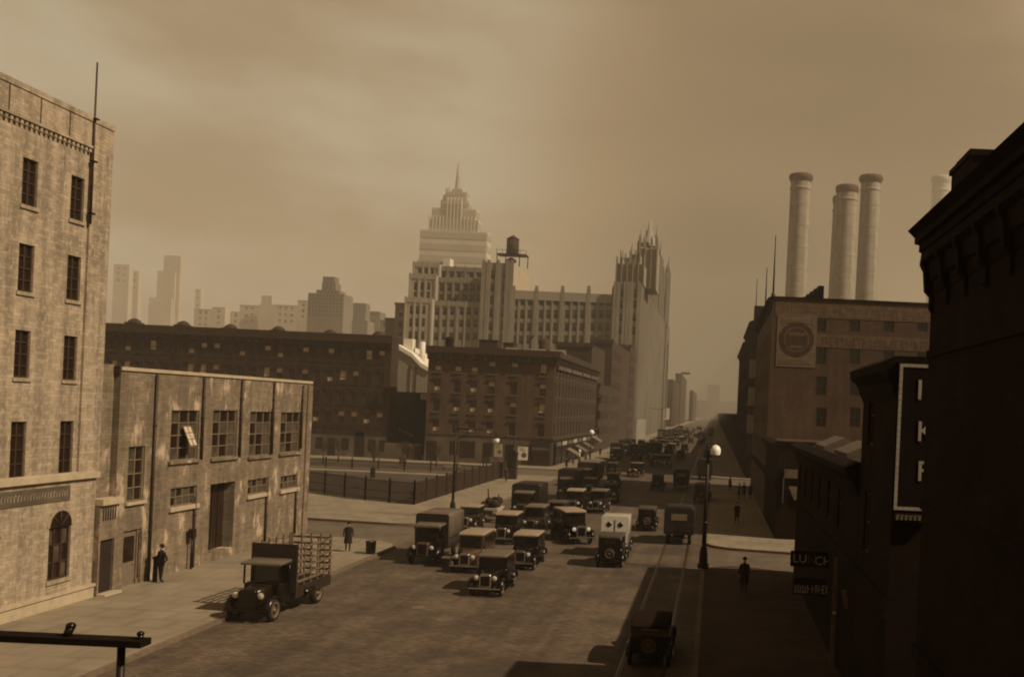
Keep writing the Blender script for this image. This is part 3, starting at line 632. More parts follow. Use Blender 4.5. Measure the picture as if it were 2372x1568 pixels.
simple('dark_tenement', 'taller dark tenement beside the stone tower, with chimneys on its roof', 1372, 1425, 788, 228, 46, 'darkbld', win=(3.2, 3.6, 1.1, 1.9, 6, None), em='darkbld', X1=XC, roofbits=((1383, 783, 12), (1408, 786, 20)))
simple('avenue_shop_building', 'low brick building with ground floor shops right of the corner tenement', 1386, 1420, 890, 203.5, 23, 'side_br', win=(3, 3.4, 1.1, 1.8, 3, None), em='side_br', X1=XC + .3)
simple('narrow_brick_building', 'narrow dark building against the foot of the stone tower', 1430, 1466, 800, 275.5, 20, 'darkbld', win=(3, 3.6, 1.1, 1.9, 7, None), em='darkbld', X1=XC)

# ------------------------------------------------------------------ the big stone office building
YB = 298.0
def zoom4(zx, zy): return 869.4 + zx * .30245, 363.6 + zy * .30245
def b4(zx, zy, Y=YB): return onY(*zoom4(zx, zy), Y)
r5 = thing('stone_office_building', (XC, YB, 0), 'big grey stone office building with long window wing and pinnacled corner tower', 'building')
def rect_ops(x0_, cxs, czs, wz, hz, Y, refz=1100):
    s_ = .30245 * Y / FOC
    return [(b4(c, refz, Y)[0] - x0_ - wz * s_ / 2, b4(c, refz, Y)[0] - x0_ + wz * s_ / 2, b4(c, z, Y)[1] - hz * s_ / 2, b4(c, z, Y)[1] + hz * s_ / 2) for c in cxs for z in czs]
xw0, xw1 = b4(1055, 1100)[0], b4(1832, 1100)[0]; hw = b4(1440, 1045)[1]
wcx = [1075, 1130, 1187, 1275, 1330, 1387, 1475, 1532, 1590, 1675, 1735, 1790]
K5 = dict(gl='farglass', wf='stone', depth=.25)
building(r5, xw0, xw1, YB, YB + 30, hw, rect_ops(xw0, wcx, (1105, 1205, 1303, 1400), 38, 68, YB), (), (), 'stone', styles=('grid12',), name='wing_wall', **K5)
mb = MB()
for c in (1060, 1235, 1435, 1635, 1828):
    a, z = b4(c, 1020); mb.box(a - .6, a + .6, YB - .3, YB - .002, 0, z + .3); mb.box(a - .45, a + .45, YB - .28, YB + .3, z + .3, z + 1.3)
for c in (1103, 1159, 1303, 1359, 1504, 1561, 1706, 1763):
    a, z = b4(c, 1050); mb.box(a - .2, a + .2, YB - .18, YB - .002, 0, z)
mb.build('pier', M['stone'], r5)
mb = MB(); mb.box(xw0, xw1, YB - .25, YB - .003, hw - 2.4, hw + .3); mb.build('parapet', M['fardark'], r5)
xp0, xp1 = b4(825, 1000)[0], b4(1055, 1000)[0]; hp = b4(940, 818)[1]
building(r5, xp0, xp1 , YB - 2, YB + 26, hp, rect_ops(xp0, (895, 990), (900, 1000, 1095, 1195, 1295, 1388), 32, 66, YB - 2, 1000), (), (), 'stone', 'limestone', styles=('grid12',), name='pavilion_wall', **K5)  # east wall paler than the front: sunlight put into its colour
mb = MB()
for c in (833, 870, 942, 1015, 1048):
    a, z = b4(c, 815, YB - 2); mb.box(a - .6, a + .6, YB - 2.3, YB - 2.002, 0, z); mb.box(a - .45, a + .45, YB - 2.28, YB - 1.6, z, z + 1)
mb.build('pier', M['stone'], r5)
xt0, xt1 = b4(1830, 1100)[0], XC; ht = b4(1940, 965)[1]
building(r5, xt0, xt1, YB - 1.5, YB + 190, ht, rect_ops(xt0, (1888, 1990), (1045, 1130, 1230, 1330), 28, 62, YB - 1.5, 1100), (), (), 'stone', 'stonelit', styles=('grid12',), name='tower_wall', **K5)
mb = MB(); X = xt1
k = 0
while k < 43: mb.box(X + .002, X + .6, YB + k * 4.4, YB + k * 4.4 + 1.4, 0, ht + (k % 3) * 1.2); k += 1
for c in (1838, 1862, 1915, 1940, 1962, 2020):
    a, z = b4(c, 955, YB - 1.5); mb.box(a - .4, a + .4, YB - 1.75, YB - 1.502, 0, z)
mb.build('pier', M['stone'], r5)
def stepped(root, items, Y, mt, dep=14, name='setback'):
    for (a_, b_, c_) in items:
        xa_, z_ = b4(a_, c_, Y); xb_, _ = b4(b_, c_, Y); mb = MB(); mb.box(xa_, xb_, Y, Y + dep, ht - .01, z_); n_ = max(2, int((xb_ - xa_) / 1.6))
        for i in range(n_ + 1): xx = xa_ + (xb_ - xa_) * i / n_; mb.box(xx - .16, xx + .16, Y - .5, Y - .002, ht, z_ + .6 + (1.6 if i in (0, n_) else 0) + (.7 if i % 2 else 0))
        mb.build(name, mt, root)
stepped(r5, ((1848, 2060, 815),), YB + 1, M['stone'], 24)
stepped(r5, ((1880, 1950, 770), (1960, 2030, 745)), YB + 5, M['stone'], 16)
stepped(r5, ((2028, 2160, 700),), YB + 12, M['stone'], 16, 'turret')
a, z = b4(2095, 690, YB + 20); _, ztp = b4(2110, 500, YB + 20)
mb = MB(); mb.lathe((a, YB + 20, z), [(2.6, 0), (2.6, 1.2), (1.9, 1.5), (1.8, 3.0), (1.25, 3.3), (1.15, 5.2), (.6, 5.6), (.4, 8.5), (.06, ztp - z)], 8); mb.build('spire', M['fardark'], r5)
for dx_, dy_, hh in ((-2.6, -3.6, 5), (2.6, -3.6, 6.5), (2.6, 3.6, 4), (-1.2, -3.9, 3), (1.2, -3.9, 3.5), (-3.6, 2, 2.5)):
    mb = MB(); mb.box(a + dx_ - .35, a + dx_ + .35, YB + 20 + dy_ - .35, YB + 20 + dy_ + .35, z - 9, z + hh * .4); mb.lathe((a + dx_, YB + 20 + dy_, z + hh * .4), [(.35, 0), (.45, .3), (.2, 1.2), (.04, hh * .6)], 8); mb.build('pinnacle', M['stone'], r5)
for k in range(42):
    mb = MB(); mb.box(XC + .002, XC + .06, YB + 1.9 + k * 4.4, YB + 3.9 + k * 4.4, 9, ht - 3); mb.build('window_band', M['fardark'], r5)
for zx, zy, yy in ((1858, 760, 2), (1897, 705, 4), (1968, 655, 7), (2030, 700, 10), (1920, 750, 5), (1990, 700, 8)):
    X, z = b4(zx, zy, YB + yy); X = min(X, XC - .6); zb_ = ht; mb = MB(); mb.box(X - .55, X + .55, YB + yy, YB + yy + 1.1, zb_, z - 5); mb.lathe((X, YB + yy + .55, z - 5), [(.55, 0), (.6, .5), (.3, 2), (.06, 5)], 8); mb.build('pinnacle', M['stone'], r5)
xa_ = XC - 5.5
for y0_, y1_, zx, zy in ((YB + 32, YB + 95, 2180, 810), (YB + 102, YB + 150, 2215, 850), (YB + 155, YB + 188, 2245, 900)):
    zz = onX(*zoom4(zx, zy), XC - .8)[1] if False else b4(zx, zy, y0_ + 12)[1]; mb = MB(); mb.box(xa_, XC - .8, y0_, y1_, ht - .01, zz); y = y0_
    while y < y1_: mb.box(XC - .8 + .002, XC - .3, y, y + 1.4, ht, zz + 1.2 + (y % 3)); y += 4.6
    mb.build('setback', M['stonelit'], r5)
for px_, py_ in ((1519, 588), (1532, 557), (1538, 597), (1546, 606), (1551, 592)):
    Y_, z = onX(px_, py_, XC - .9); mb = MB(); mb.box(XC - 1.8, XC - .2, Y_ - .8, Y_ + .8, ht, z - 7); mb.lathe((XC - 1, Y_, z - 7), [(.8, 0), (.9, .6), (.4, 3), (.08, 7)], 8); mb.build('pinnacle', M['stone'], r5)
mb = MB(); mb.box(XC + .61, XC + .9, YB, YB + 40, 0, 6.2); mb.box(xt0, XC + .6, YB - 2.2, YB - 1.8, 0, 6.5); mb.build('base_storey', M['stone'], r5)
# water tank on the pavilion
rt = thing('water_tank', (xp1 - 4, YB + 4, hp), 'dark round water tank on a steel frame above the stone pavilion', 'water tank')
YT = YB + 6; tx, tz0 = b4(1050, 745, YT); _, tz1 = b4(1050, 632, YT); _, tz2 = b4(1050, 598, YT)
mb = MB(); mb.cyl((tx, YT, tz0), (tx, YT, tz1), 1.95, 1.85, 18)
for k in range(4): mb.cyl((tx, YT, tz0 + (tz1 - tz0) * (k + .3) / 4), (tx, YT, tz0 + (tz1 - tz0) * (k + .3) / 4 + .15), 2.0, n=18)
mb.build('tank', M['water_tank'], rt); mb = MB(); mb.cyl((tx, YT, tz1), (tx, YT, tz2), 2.1, .05, 18); mb.build('conical_roof', M['water_tank'], rt)
xa_, zp = b4(940, 745, YT); xb_, _ = b4(1165, 750, YT)
mb = MB(); mb.box(xa_, xb_, YT - 2.4, YT + 2.4, zp - .35, zp); mb.cyl((xa_, YT - 2.3, zp + 1.1), (xb_, YT - 2.3, zp + 1.1), .06, n=6)
for k in range(6): X = xa_ + (xb_ - xa_) * k / 5; mb.cyl((X, YT - 2.3, zp), (X, YT - 2.3, zp + (1.2 if k % 2 else 1.6)), .07, n=6)
mb.build('platform', M['iron'], rt)
for X, yy, zl in ((xa_ + .2, -2, hp), (xa_ + 2, 2, hp), (xb_ - .2, 2, hp), (xb_ - 2, -2, hp)):
    mb = MB(); mb.cyl((X, YT + yy, zl), (X, YT + yy, zp - .35), .16, n=8); mb.build('leg', M['iron'], rt)
mb = MB(); mb.lathe((tx - .3, YT, b4(1045, 820, YT)[1]), [(.5, 0), (1.7, .7), (1.5, 1.3), (.3, 2.0)], 14); mb.build('drain_cone', M['water_tank'], rt)

# stepped neighbour to the left of the stone office building
r6 = thing('stepped_stone_building', (b4(500, 1000)[0], YB, 0), 'pale stone building stepping up left of the water tank pavilion', 'building')
def blk(zx0, zx1, zyt, Y, dep, cxs, czs, wz, hz, m='stone2', pier=True):
    a, _ = b4(zx0, 1100, Y); b, _ = b4(zx1, 1100, Y); z = b4((zx0 + zx1) / 2, zyt, Y)[1]
    building(r6, a, b, Y, Y + dep, z, rect_ops(a, cxs, czs, wz, hz, Y), (), (), m, gl='farglass', wf='stone', depth=.45, styles=('grid12',))
    mb = MB(); cc = sorted(cxs); e = [zx0 + 8] + [(cc[i] + cc[i + 1]) / 2 for i in range(len(cc) - 1)] + [zx1 - 8]
    for c in e: X, _ = b4(c, 1100, Y); mb.box(X - .24, X + .24, Y - .2, Y - .002, 0, z + .6)
    mb.box(a, b, Y - .16, Y - .003, z - 1.2, z + .3); mb.build('pier', M[m], r6)
blk(225, 440, 1085, YB - 3, 20, (278, 325, 374), (1172, 1268, 1368), 28, 64)
blk(440, 825, 1115, YB - 1, 16, (475, 535, 592, 665, 720, 775), (1182, 1275, 1375), 36, 58, 'stone')
blk(250, 462, 905, YB + 4, 20, (303, 353, 402), (990, 1062), 28, 60)
blk(462, 830, 935, YB + 6, 16, (503, 562, 620, 685, 740, 795), (1000, 1080), 38, 60, 'stone')
blk(275, 482, 815, YB + 12, 20, (330, 378, 425), (875,), 28, 44)
blk(482, 832, 850, YB + 14, 20, (513, 575, 632, 725, 785), (898,), 36, 50, 'stone')
mb = MB(); a, z = b4(545, 790, YB + 20); mb.box(a - 1.2, a + 1.2, YB + 20, YB + 24, b4(540, 850, YB + 12)[1] - 2, z + .6); mb.build('roof_house', M['white'], r6)
mb = MB(); a, z = b4(320, 790, YB + 22); b, _ = b4(530, 790, YB + 22); mb.box(a, b, YB + 22, YB + 28, z - 6, z); mb.build('roof_house', M['farstone'], r6)
simple('stone_block', 'low hazy stone block at the left foot of the stepped building', 916, 943, 703, 325, 20, 'stone', win=(3, 3.8, 1.2, 2, 4, None))
simple('stone_block', 'lower hazy block touching the right end of the tenement roof', 893, 917, 738, 330, 20, 'farbld')

# ------------------------------------------------------------------ the pale stepped tower with the spire, far behind
YT2 = 1150.0
r7 = thing('art_deco_tower', (b4(600, 600, YT2)[0], YT2, 0), 'pale hazy stepped skyscraper with banded storeys and a needle spire', 'building')
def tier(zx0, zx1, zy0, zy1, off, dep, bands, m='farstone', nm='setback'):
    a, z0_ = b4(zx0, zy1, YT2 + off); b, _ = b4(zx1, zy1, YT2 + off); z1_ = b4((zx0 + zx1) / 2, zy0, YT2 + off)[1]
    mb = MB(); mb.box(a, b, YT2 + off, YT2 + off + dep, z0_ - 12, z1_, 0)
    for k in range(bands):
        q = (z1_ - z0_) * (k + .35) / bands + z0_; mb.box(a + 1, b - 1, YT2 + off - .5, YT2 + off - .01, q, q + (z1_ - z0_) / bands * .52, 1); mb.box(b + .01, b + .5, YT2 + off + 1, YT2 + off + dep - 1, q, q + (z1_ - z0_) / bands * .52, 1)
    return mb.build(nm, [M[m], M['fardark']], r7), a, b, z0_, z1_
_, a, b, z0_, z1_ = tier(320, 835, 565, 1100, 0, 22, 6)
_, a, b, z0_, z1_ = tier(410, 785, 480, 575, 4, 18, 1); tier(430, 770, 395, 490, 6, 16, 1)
mb = MB()
for k in range(15): X = a + (b - a) * k / 14; mb.box(X - .5, X + .5, YT2 + 3, YT2 + 5.9, z0_, z1_ + (26 if 4 < k < 10 else 4) * 1.0)
mb.build('pier', M['farstone'], r7)
tier(505, 715, 345, 400, 8, 14, 1); tier(540, 700, 268, 350, 10, 12, 2); tier(585, 665, 245, 275, 12, 9, 1)
mb = MB()
for zx, zy in ((508, 330), (525, 290), (545, 240), (570, 230), (650, 240), (672, 255), (700, 268), (716, 335)):
    X, z = b4(zx, zy, YT2 + 17); mb.box(X - .9, X + .9, YT2 + 16.5, YT2 + 20, z - 30, z)
mb.build('fin', M['farstone'], r7)
X, z = b4(622, 270, YT2 + 32); _, z2 = b4(632, 85, YT2 + 32); mb = MB(); mb.lathe((X + 1, YT2 + 32, z - 4), [(4.5, 0), (3.2, 8), (2.2, 22), (1.1, 40), (.3, z2 - z + 4)], 10); mb.build('spire', M['fardark'], r7)

# ------------------------------------------------------------------ hazy skyline on the left
S = [(264, 300, 613, 1900, 'tallest slab of the pale hazy pair behind the brick tower, its left half'), (301, 322, 628, 1950, 'lower right half of the faint pair of slabs near the left edge'),
     (452, 466, 670, 2100, 'thin faint tower standing alone above the tenement roof'), (450, 492, 716, 1300, 'faint low block left of the group of hazy roofs'), (492, 522, 712, 1250, 'small hazy block with flat roof right of the faint low block'),
     (523, 556, 722, 1350, 'low pale block in the dip of the hazy skyline'), (556, 600, 707, 1200, 'broad hazy block left of the little skyline turret'), (636, 690, 707, 1150, 'broad hazy block right of the little skyline turret'),
     (690, 716, 696, 1000, 'hazy block against the left side of the twin stepped block'), (797, 822, 745, 800, 'low roof right of the turreted block'), (850, 880, 722, 780, 'mid sized hazy block left of the low stone blocks'), (880, 915, 742, 700, 'lowest hazy block left of the stepped stone building')]
for a, b, yt, Y, lab in S: simple('hazy_block', lab, a, b, yt, Y, 14, 'farhazed' if Y > 900 else 'farbld', 'buildings of the hazy left skyline', win=(Y * .006, Y * .0065, Y * .0028, Y * .0035, 3, None), gl='fardark' if False else 'farglass')
def multi(name, label, parts, m='farbld', grp='buildings of the hazy left skyline', win=False):
    t = thing(name, (onY(parts[0][0], 800, parts[0][3])[0], parts[0][3], 0), label, 'building', grp)
    for xl, xr, yt, Y, dep in parts:
        a = onY(xl, yt, Y)[0]; b = onY(xr, yt, Y)[0]; z = onY((xl + xr) / 2, yt, Y)[1]; s_ = Y / FOC
        ops = [(o_, o_ + 3.2 * s_, z - q * s_ * 9 - 7 * s_, z - q * s_ * 9 - 2 * s_) for o_ in [k * 8 * s_ + 2.5 * s_ for k in range(max(1, int((b - a) / (8 * s_))))] for q in range(6)] if win else []
        building(t, a, b, Y, Y + dep, z, ops, (), (), m, gl='farglass', wf='farbld', depth=.6, styles=('grid12',))
    return t
multi('hazy_tower', 'faint leaning looking tower of three offset blocks in the left haze', [(345, 398, 690, 1800, 22), (365, 406, 628, 1804, 18), (380, 419, 592, 1808, 14)], 'farhazed')
multi('hazy_turret_block', 'hazy block with a small square turret in the middle of the left skyline', [(600, 636, 705, 1180, 14), (606, 630, 685, 1184, 9)], 'farhazed')
multi('turreted_block', 'darker brick skyscraper with a square turret left of the art deco tower', [(714, 797, 680, 640, 16), (733, 786, 672, 643, 11), (746, 778, 655, 645, 9), (748, 776, 641, 647, 7)], win=True)
multi('chimneyed_block', 'hazy block with a squat square head right of the turreted skyscraper', [(797, 852, 742, 720, 14), (818, 848, 702, 724, 9)])

# ------------------------------------------------------------------ avenue further up
simple('avenue_block', 'dark block on the left side of the avenue beyond the stone tower', 1518, 1546, 873, 415, 75, 'darkbld', 'far buildings lining the avenue', win=(4, 4, 1.6, 2.2, 5, None), em='darkbld', X1=XC)
simple('avenue_block', 'lower hazy block between two taller ones on the left side of the avenue', 1545, 1576, 880, 560, 110, 'darkbld', 'far buildings lining the avenue', X1=XC)
simple('avenue_block', 'tallest hazy block far up the left side of the avenue', 1565, 1606, 866, 690, 130, 'darkbld', 'far buildings lining the avenue', X1=XC - 0, roofbits=((1588, 862, 20),))
simple('avenue_block', 'faint block closing the left side of the avenue in the haze', 1606, 1625, 905, 930, 200, 'darkbld', 'far buildings lining the avenue', X1=XC)
simple('avenue_block', 'very faint tower at the end of the avenue', 1640, 1668, 892, 1700, 80, 'farbld', 'far buildings lining the avenue')
simple('avenue_block', 'faint low mass beside the tower at the end of the avenue', 1612, 1720, 930, 1800, 60, 'farbld', 'far buildings lining the avenue')
t = thing('hanging_sign', (XC + .3, 330, 8), 'white vertical sign hanging on the left side far up the avenue', 'sign')
Ys = 360; a, z1_ = onY(1538, 945, Ys); b, z0_ = onY(1550, 972, Ys); mb = MB(); mb.box(a, b, Ys, Ys + .3, z0_, z1_); mb.build('board', M['white'], t)
mb = MB(); 
for k in range(5): mb.box(a + .3, a + .9, Ys - .04, Ys - .003, z0_ + .8 + k * .75, z0_ + 1.2 + k * .75)
mb.box(XC + .2, a, Ys + .1, Ys + .2, z1_ - .5, z1_ - .3); mb.build('lettering', M['brownst'], t)
# right side of the avenue
XR = 4.95
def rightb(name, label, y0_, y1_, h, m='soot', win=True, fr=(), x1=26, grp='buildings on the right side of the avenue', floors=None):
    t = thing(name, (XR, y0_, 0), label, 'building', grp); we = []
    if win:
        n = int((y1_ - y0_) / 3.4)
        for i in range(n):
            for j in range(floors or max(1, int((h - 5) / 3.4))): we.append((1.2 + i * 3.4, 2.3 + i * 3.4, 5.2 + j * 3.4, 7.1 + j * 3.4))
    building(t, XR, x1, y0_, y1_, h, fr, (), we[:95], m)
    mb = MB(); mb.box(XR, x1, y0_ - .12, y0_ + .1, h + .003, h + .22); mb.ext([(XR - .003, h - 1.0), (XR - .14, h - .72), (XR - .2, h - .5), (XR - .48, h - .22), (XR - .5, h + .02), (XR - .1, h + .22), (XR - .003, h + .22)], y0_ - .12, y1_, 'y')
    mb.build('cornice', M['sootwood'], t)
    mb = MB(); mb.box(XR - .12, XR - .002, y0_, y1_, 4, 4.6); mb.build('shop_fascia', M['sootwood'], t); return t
YBB = 90.0; HBB = onY(1960, 699, YBB)[1]
fr = []
s_ = YBB / FOC
X0b = XR
for xx in (1902, 1980, 2059, 2137, 2215):
    for yy in (745, 820, 893, 965):
        X, z = onY(xx, yy, YBB); fr.append((X - X0b - .5, X - X0b + .5, z - .95, z + .85))
rbb = rightb('billboard_building', 'five storey brick building with faded painted wall advertisements and a round poster', YBB, 122, HBB, 'bbwall', True, [o for o in fr], x1=30)
def pp(x0_, y0_, x1_, y1_, Y=YBB): a, z1_ = onY(x0_, y0_, Y); b, z0_ = onY(x1_, y1_, Y); return a, b, z0_, z1_
a, b, z0_, z1_ = pp(1797, 698, 2290, 748)
mb = MB(); mb.box(a, b, YBB - .03, YBB - .002, HBB - 1.6, HBB - .2); mb.build('painted_band', M['bbpaint'], rbb)
def marks(name, a, b, z0_, z1_, Y, mt, root, wmin=.3, wmax=.75, gap=.2, seed=1):
    rn = random.Random(seed); x = a + gap; mb = MB(); t_ = (z1_ - z0_) * .16
    while x + wmax < b:
        ww = rn.uniform(wmin, wmax); st = min(.14, ww * .3); kind = rn.randint(0, 4)
        mb.box(x, x + st, Y - .014, Y - .002, z0_, z1_)
        if kind in (0, 1, 2): mb.box(x + st, x + ww, Y - .014, Y - .002, z1_ - t_, z1_)
        if kind in (1, 3): mb.box(x + st, x + ww, Y - .014, Y - .002, z0_, z0_ + t_)
        if kind in (2, 3, 0): mb.box(x + ww - st, x + ww, Y - .014, Y - .002, z0_ + t_, z1_ - t_)
        if kind in (4, 1): mb.box(x + st, x + ww * .8, Y - .014, Y - .002, (z0_ + z1_) / 2 - t_ / 2, (z0_ + z1_) / 2 + t_ / 2)
        x += ww + gap
    return mb.build(name, mt, root)
marks('faded_lettering', a + .6, b - .5, HBB - 1.4, HBB - .5, YBB - .03, M['bbfaint'], rbb, seed=5)
a, b, z0_, z1_ = pp(1892, 778, 2290, 806); zc_ = onY(2000, 782, YBB)[1]
mb = MB(); mb.box(a, b, YBB - .03, YBB - .002, zc_ - 1.05, zc_ + .15); mb.build('painted_band', M['bbpaint'], rbb)
marks('faded_lettering', a + .3, b - .5, zc_ - .9, zc_ - .1, YBB - .03, M['bbfaint2'], rbb, seed=9)
a, b, z0_, z1_ = pp(1802, 726, 1888, 852)
mb = MB(); mb.box(a, b, YBB - .05, YBB - .002, z0_, z1_, 0); cx_, cz_ = (a + b) / 2, (z0_ + z1_) / 2 + .1
n_ = 28; mb.cyl((cx_, YBB - .07, cz_), (cx_, YBB - .051, cz_), 1.62, n=n_, mi=1); mb.cyl((cx_, YBB - .08, cz_), (cx_, YBB - .0705, cz_), 1.2, n=n_, mi=2)
mb.cyl((cx_, YBB - .09, cz_), (cx_, YBB - .0805, cz_), 1.05, n=n_, mi=1)
mb.box(cx_ - .75, cx_ + .75, YBB - .1, YBB - .0905, cz_ + .35, cz_ + .65, 2); mb.box(cx_ - .6, cx_ + .6, YBB - .1, YBB - .0905, cz_ - .8, cz_ - .55, 2)
mb.box(a + .35, b - .35, YBB - .07, YBB - .051, z1_ - .85, z1_ - .35, 3); mb.box(a + .3, b - .3, YBB - .07, YBB - .051, z0_ + .25, z0_ + .75, 3)
mb.build('painted_poster', [M['bbpaint2'], M['bbdark'], M['bbpaint'], M['frame']], rbb)
marks('faded_lettering', a + .35, b - .3, z1_ - .8, z1_ - .4, YBB - .07, M['bbpaint2'], rbb, .12, .25, .07, 3); marks('faded_lettering', a + .35, b - .3, z0_ + .3, z0_ + .7, YBB - .07, M['bbpaint2'], rbb, .12, .25, .07, 4)
mb = MB()
for i in range(5):
    a, z = onY(1860 + i * 9, 690 - i * 6.5, YBB + 3); b, _ = onY(1908, 690, YBB + 3); mb.box(a, b, YBB + 3, YBB + 6 - i * .01, HBB + i * .2 - .05, z + .1)
mb.build('stair_bulkhead', M['soot'], rbb)
for xx, yt, yy, lab in ((1797, 545, 92, 'tallest of the three thin masts on the roofs right of the avenue'), (1779, 620, 108, 'middle one of the three thin masts on the roofs right of the avenue'), (1756, 645, 142, 'shortest and farthest of the three thin roof masts right of the avenue')):
    X, z = onY(xx - 2, yt, yy); X = max(X, XR + .1); mb = MB(); zb_ = HBB + .1 if yy < 122 else 22; mb.cyl((X, yy, zb_), (X, yy, z), .1, .04, 8); mb.cyl((X, yy, zb_), (X, yy, zb_ + .6), .2); tag(mb.build('roof_mast', M['iron'], origin=(X, yy, zb_)), lab, 'mast', 'masts on the roofs right of the avenue')
xs = {}
rightb('avenue_tenement', 'dark tenement just beyond the cross street on the right side of the avenue', 141, 170, 22.8, 'soot')
t = rightb('avenue_tenement', 'dark tenement with ragged roof, farthest tall one on the right side of the avenue', 171, 215, 22.0, 'soot')
mb = MB(); mb.box(XR + .2, XR + 1.5, 141, 143, 22.9, 25.2); mb.box(XR + .2, XR + .5, 139.2, 140.6, 8, 24.5); tag(mb.build('roof_finials', M['sootwood'], origin=(XR + 1, 141, 22.9)), 'ragged dark roof ornament on the tenement beyond the cross street', 'ornament')
t = thing('bay_front', (XR - .6, 130, 0), 'narrow pale bay window front rising beside the billboard building', 'building'); mb = MB()
mb.box(XR + .0, XR + 14, 122.3, 122.9, 0, 18.0); mb.build('wall', M['stonelit'], t)
mb = MB(); 
for z in (7, 10.5, 14): mb.box(XR - .75, XR + .5, 122.25, 123.5, z, z + 2.3)
mb.build('bay', M['cream'], t)
rightb('low_shop', 'low dark shop row far up the right side of the avenue', 216, 1400, 9.2, 'soot', False)
# far corner shop building in front of the painted wall
t = rightb('corner_shop', 'low dark corner shop building across the side street under the painted wall', 73.2, 89.6, 7.3, 'soot', False, x1=30)
a, z1_ = onY(1815, 1085, 73.1); b, z0_ = onY(1850, 1166, 73.1); a = max(a, XR + .05)
mb = MB(); mb.box(a, a + .08, 73.0, 73.18, z0_, z1_); mb.box(a, a + 3, 73.0, 73.18, z1_ - .7, z1_ - .05, 0); mb.build('window_frame', M['plaster'], t)
mb = MB(); mb.face([(a + .45, 73.05, z1_ - 1.3), (a + 3, 73.05, z1_ - 1.3), (a + 3, 73.05, z0_), (a + 1.0, 73.05, z0_)]); mb.face([(a + .45, 73.1, z1_ - 1.3), (a + 3, 73.1, z1_ - 1.3), (a + 3, 73.1, z0_), (a + 1.0, 73.1, z0_)]); mb.build('blind', M['bbpaint2'], t)
# lunch room block on the near corner
HL = onY(1850, 1031, 56)[1]
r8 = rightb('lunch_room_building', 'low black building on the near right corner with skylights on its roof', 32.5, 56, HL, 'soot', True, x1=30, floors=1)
for xa_, ya_, xb_, yb_ in ((1859, 1061, 1916, 1079), (1898, 1088, 1938, 1102)):
    A = onY(xa_, ya_, 50 if ya_ < 1070 else 42); B = onY(xb_, yb_, 50 if ya_ < 1070 else 42)
    mb = MB(); Yk = 50 if ya_ < 1070 else 42
    Ya_, Yb_ = Yk, Yk - 4; zk = HL + .35
    X_ = max(A[0], XR + .3)
    mb.ext([(X_, HL - .05), (X_, HL + .3), (X_ + 1.0, HL + .75), (X_ + 2, HL + .3), (X_ + 2, HL - .05)], Yb_, Ya_, 'y'); mb.build('skylight', [M['topgrey']], r8)
# sign building
ZS = 10.95
r9 = rightb('sign_building', 'black building with a corner cornice carrying the tall outlined vertical sign', 26.5, 32.4, ZS, 'soot', True, x1=30, floors=2)
t = thing('vertical_sign', (5.2, 26.3, 4), 'tall black sign board outlined with a pale dashed border and big pale letters', 'sign')
YS = 26.3
a, z1_ = onY(2085, 842, YS); _, z0_ = onY(2072, 1180, YS); b = a + 1.25
mb = MB(); mb.box(a - .05, b + .05, YS, YS + .12, z0_ - .05, z1_ + .05); mb.build('board', M['sootwood'], t)
mb = MB(); z = z0_
while z < z1_ - .01: mb.box(a, a + .085, YS - .02, YS - .002, z, min(z + .155, z1_)); z += .165
x = a + .09
while x < b: mb.box(x, min(x + .155, b), YS - .02, YS - .002, z0_, z0_ + .085); mb.box(x, min(x + .155, b), YS - .02, YS - .002, z1_ - .085, z1_); x += .165
mb.build('bulb_border', M['cream'], t)
for ch, yy in (('I', 925), ('K', 1021), ('F', 1113)):
    X, z = onY(2124, yy, YS); text_mesh('letter', ch, .78, M['cream'], t, (X - .04, YS - .015, z), ext=.01, xs=1.1)
mb = MB(); X, z = onY(2075, 1203, YS); q = X
for k in range(7): mb.box(q, q + .07, YS - .02, YS - .002, z, z + .12); mb.box(q, q + .1, YS - .02, YS - .002, z + .1, z + .135); q += .12
mb.box(X - .05, X + 1.0, YS, YS + .06, z - .05, z + .2, 1); mb.build('small_lettering', [M['frame'], M['sootwood']], t)
# LUNCH sign
t = thing('lunch_sign', (4.3, 40, 3.4), 'black hanging board lettered LUNCH with its third letter nearly faded', 'sign')
a, z1_ = onY(1832, 1278, 40); b, z0_ = onY(1926, 1315, 40)
mb = MB(); mb.box(a, b, 40, 40.08, z0_, z1_); mb.box(a, b + .3, 40.02, 40.06, z1_, z1_ + .06); mb.build('board', M['sootwood'], t)
text_mesh('lettering', 'LU', .50, M['cream'], t, (a + .08, 39.985, z0_ + .17)); text_mesh('faded_letter', 'N', .50, M['bbpaint'], t, (a + .68, 39.985, z0_ + .13)); text_mesh('lettering', 'CH', .50, M['cream'], t, (a + .98, 39.985, z0_ + .11))
t = thing('lower_sign_board', (4.3, 40, 2.2), 'small black board with worn pale lettering below the LUNCH board', 'sign')
a, z1_ = onY(1838, 1338, 40); b, z0_ = onY(1926, 1380, 40); mb = MB(); mb.box(a, b, 40.0, 40.06, z0_, z1_); mb.build('board', M['sootwood'], t)
marks('worn_lettering', a, b, z0_ + .08, z0_ + .42, 40, M['cream'], t, .08, .16, .05, 21); marks('worn_lettering', a, b, z1_ - .16, z1_ - .08, 40, M['bbdark'], t, .05, .1, .04, 22)
t = thing('sign_post', (5, 36, 0), 'grey wooden post beside the LUNCH board', 'post'); Yp = 36
X, z1_ = onY(1938, 1292, Yp); mb = MB(); mb.box(X - .07, X + .07, Yp, Yp + .14, .13, z1_); mb.build('post', M['bbpaint'], t); mb = MB(); mb.lathe((X, Yp - .1, onY(1937, 1418, Yp)[1]), [(.01, -.06), (.07, -.03), (.07, .03), (.01, .07)], 10); mb.build('knob', M['cream'], t)
X, z = onY(1960, 1408, 34); _, z2 = onY(1960, 1366, 34)
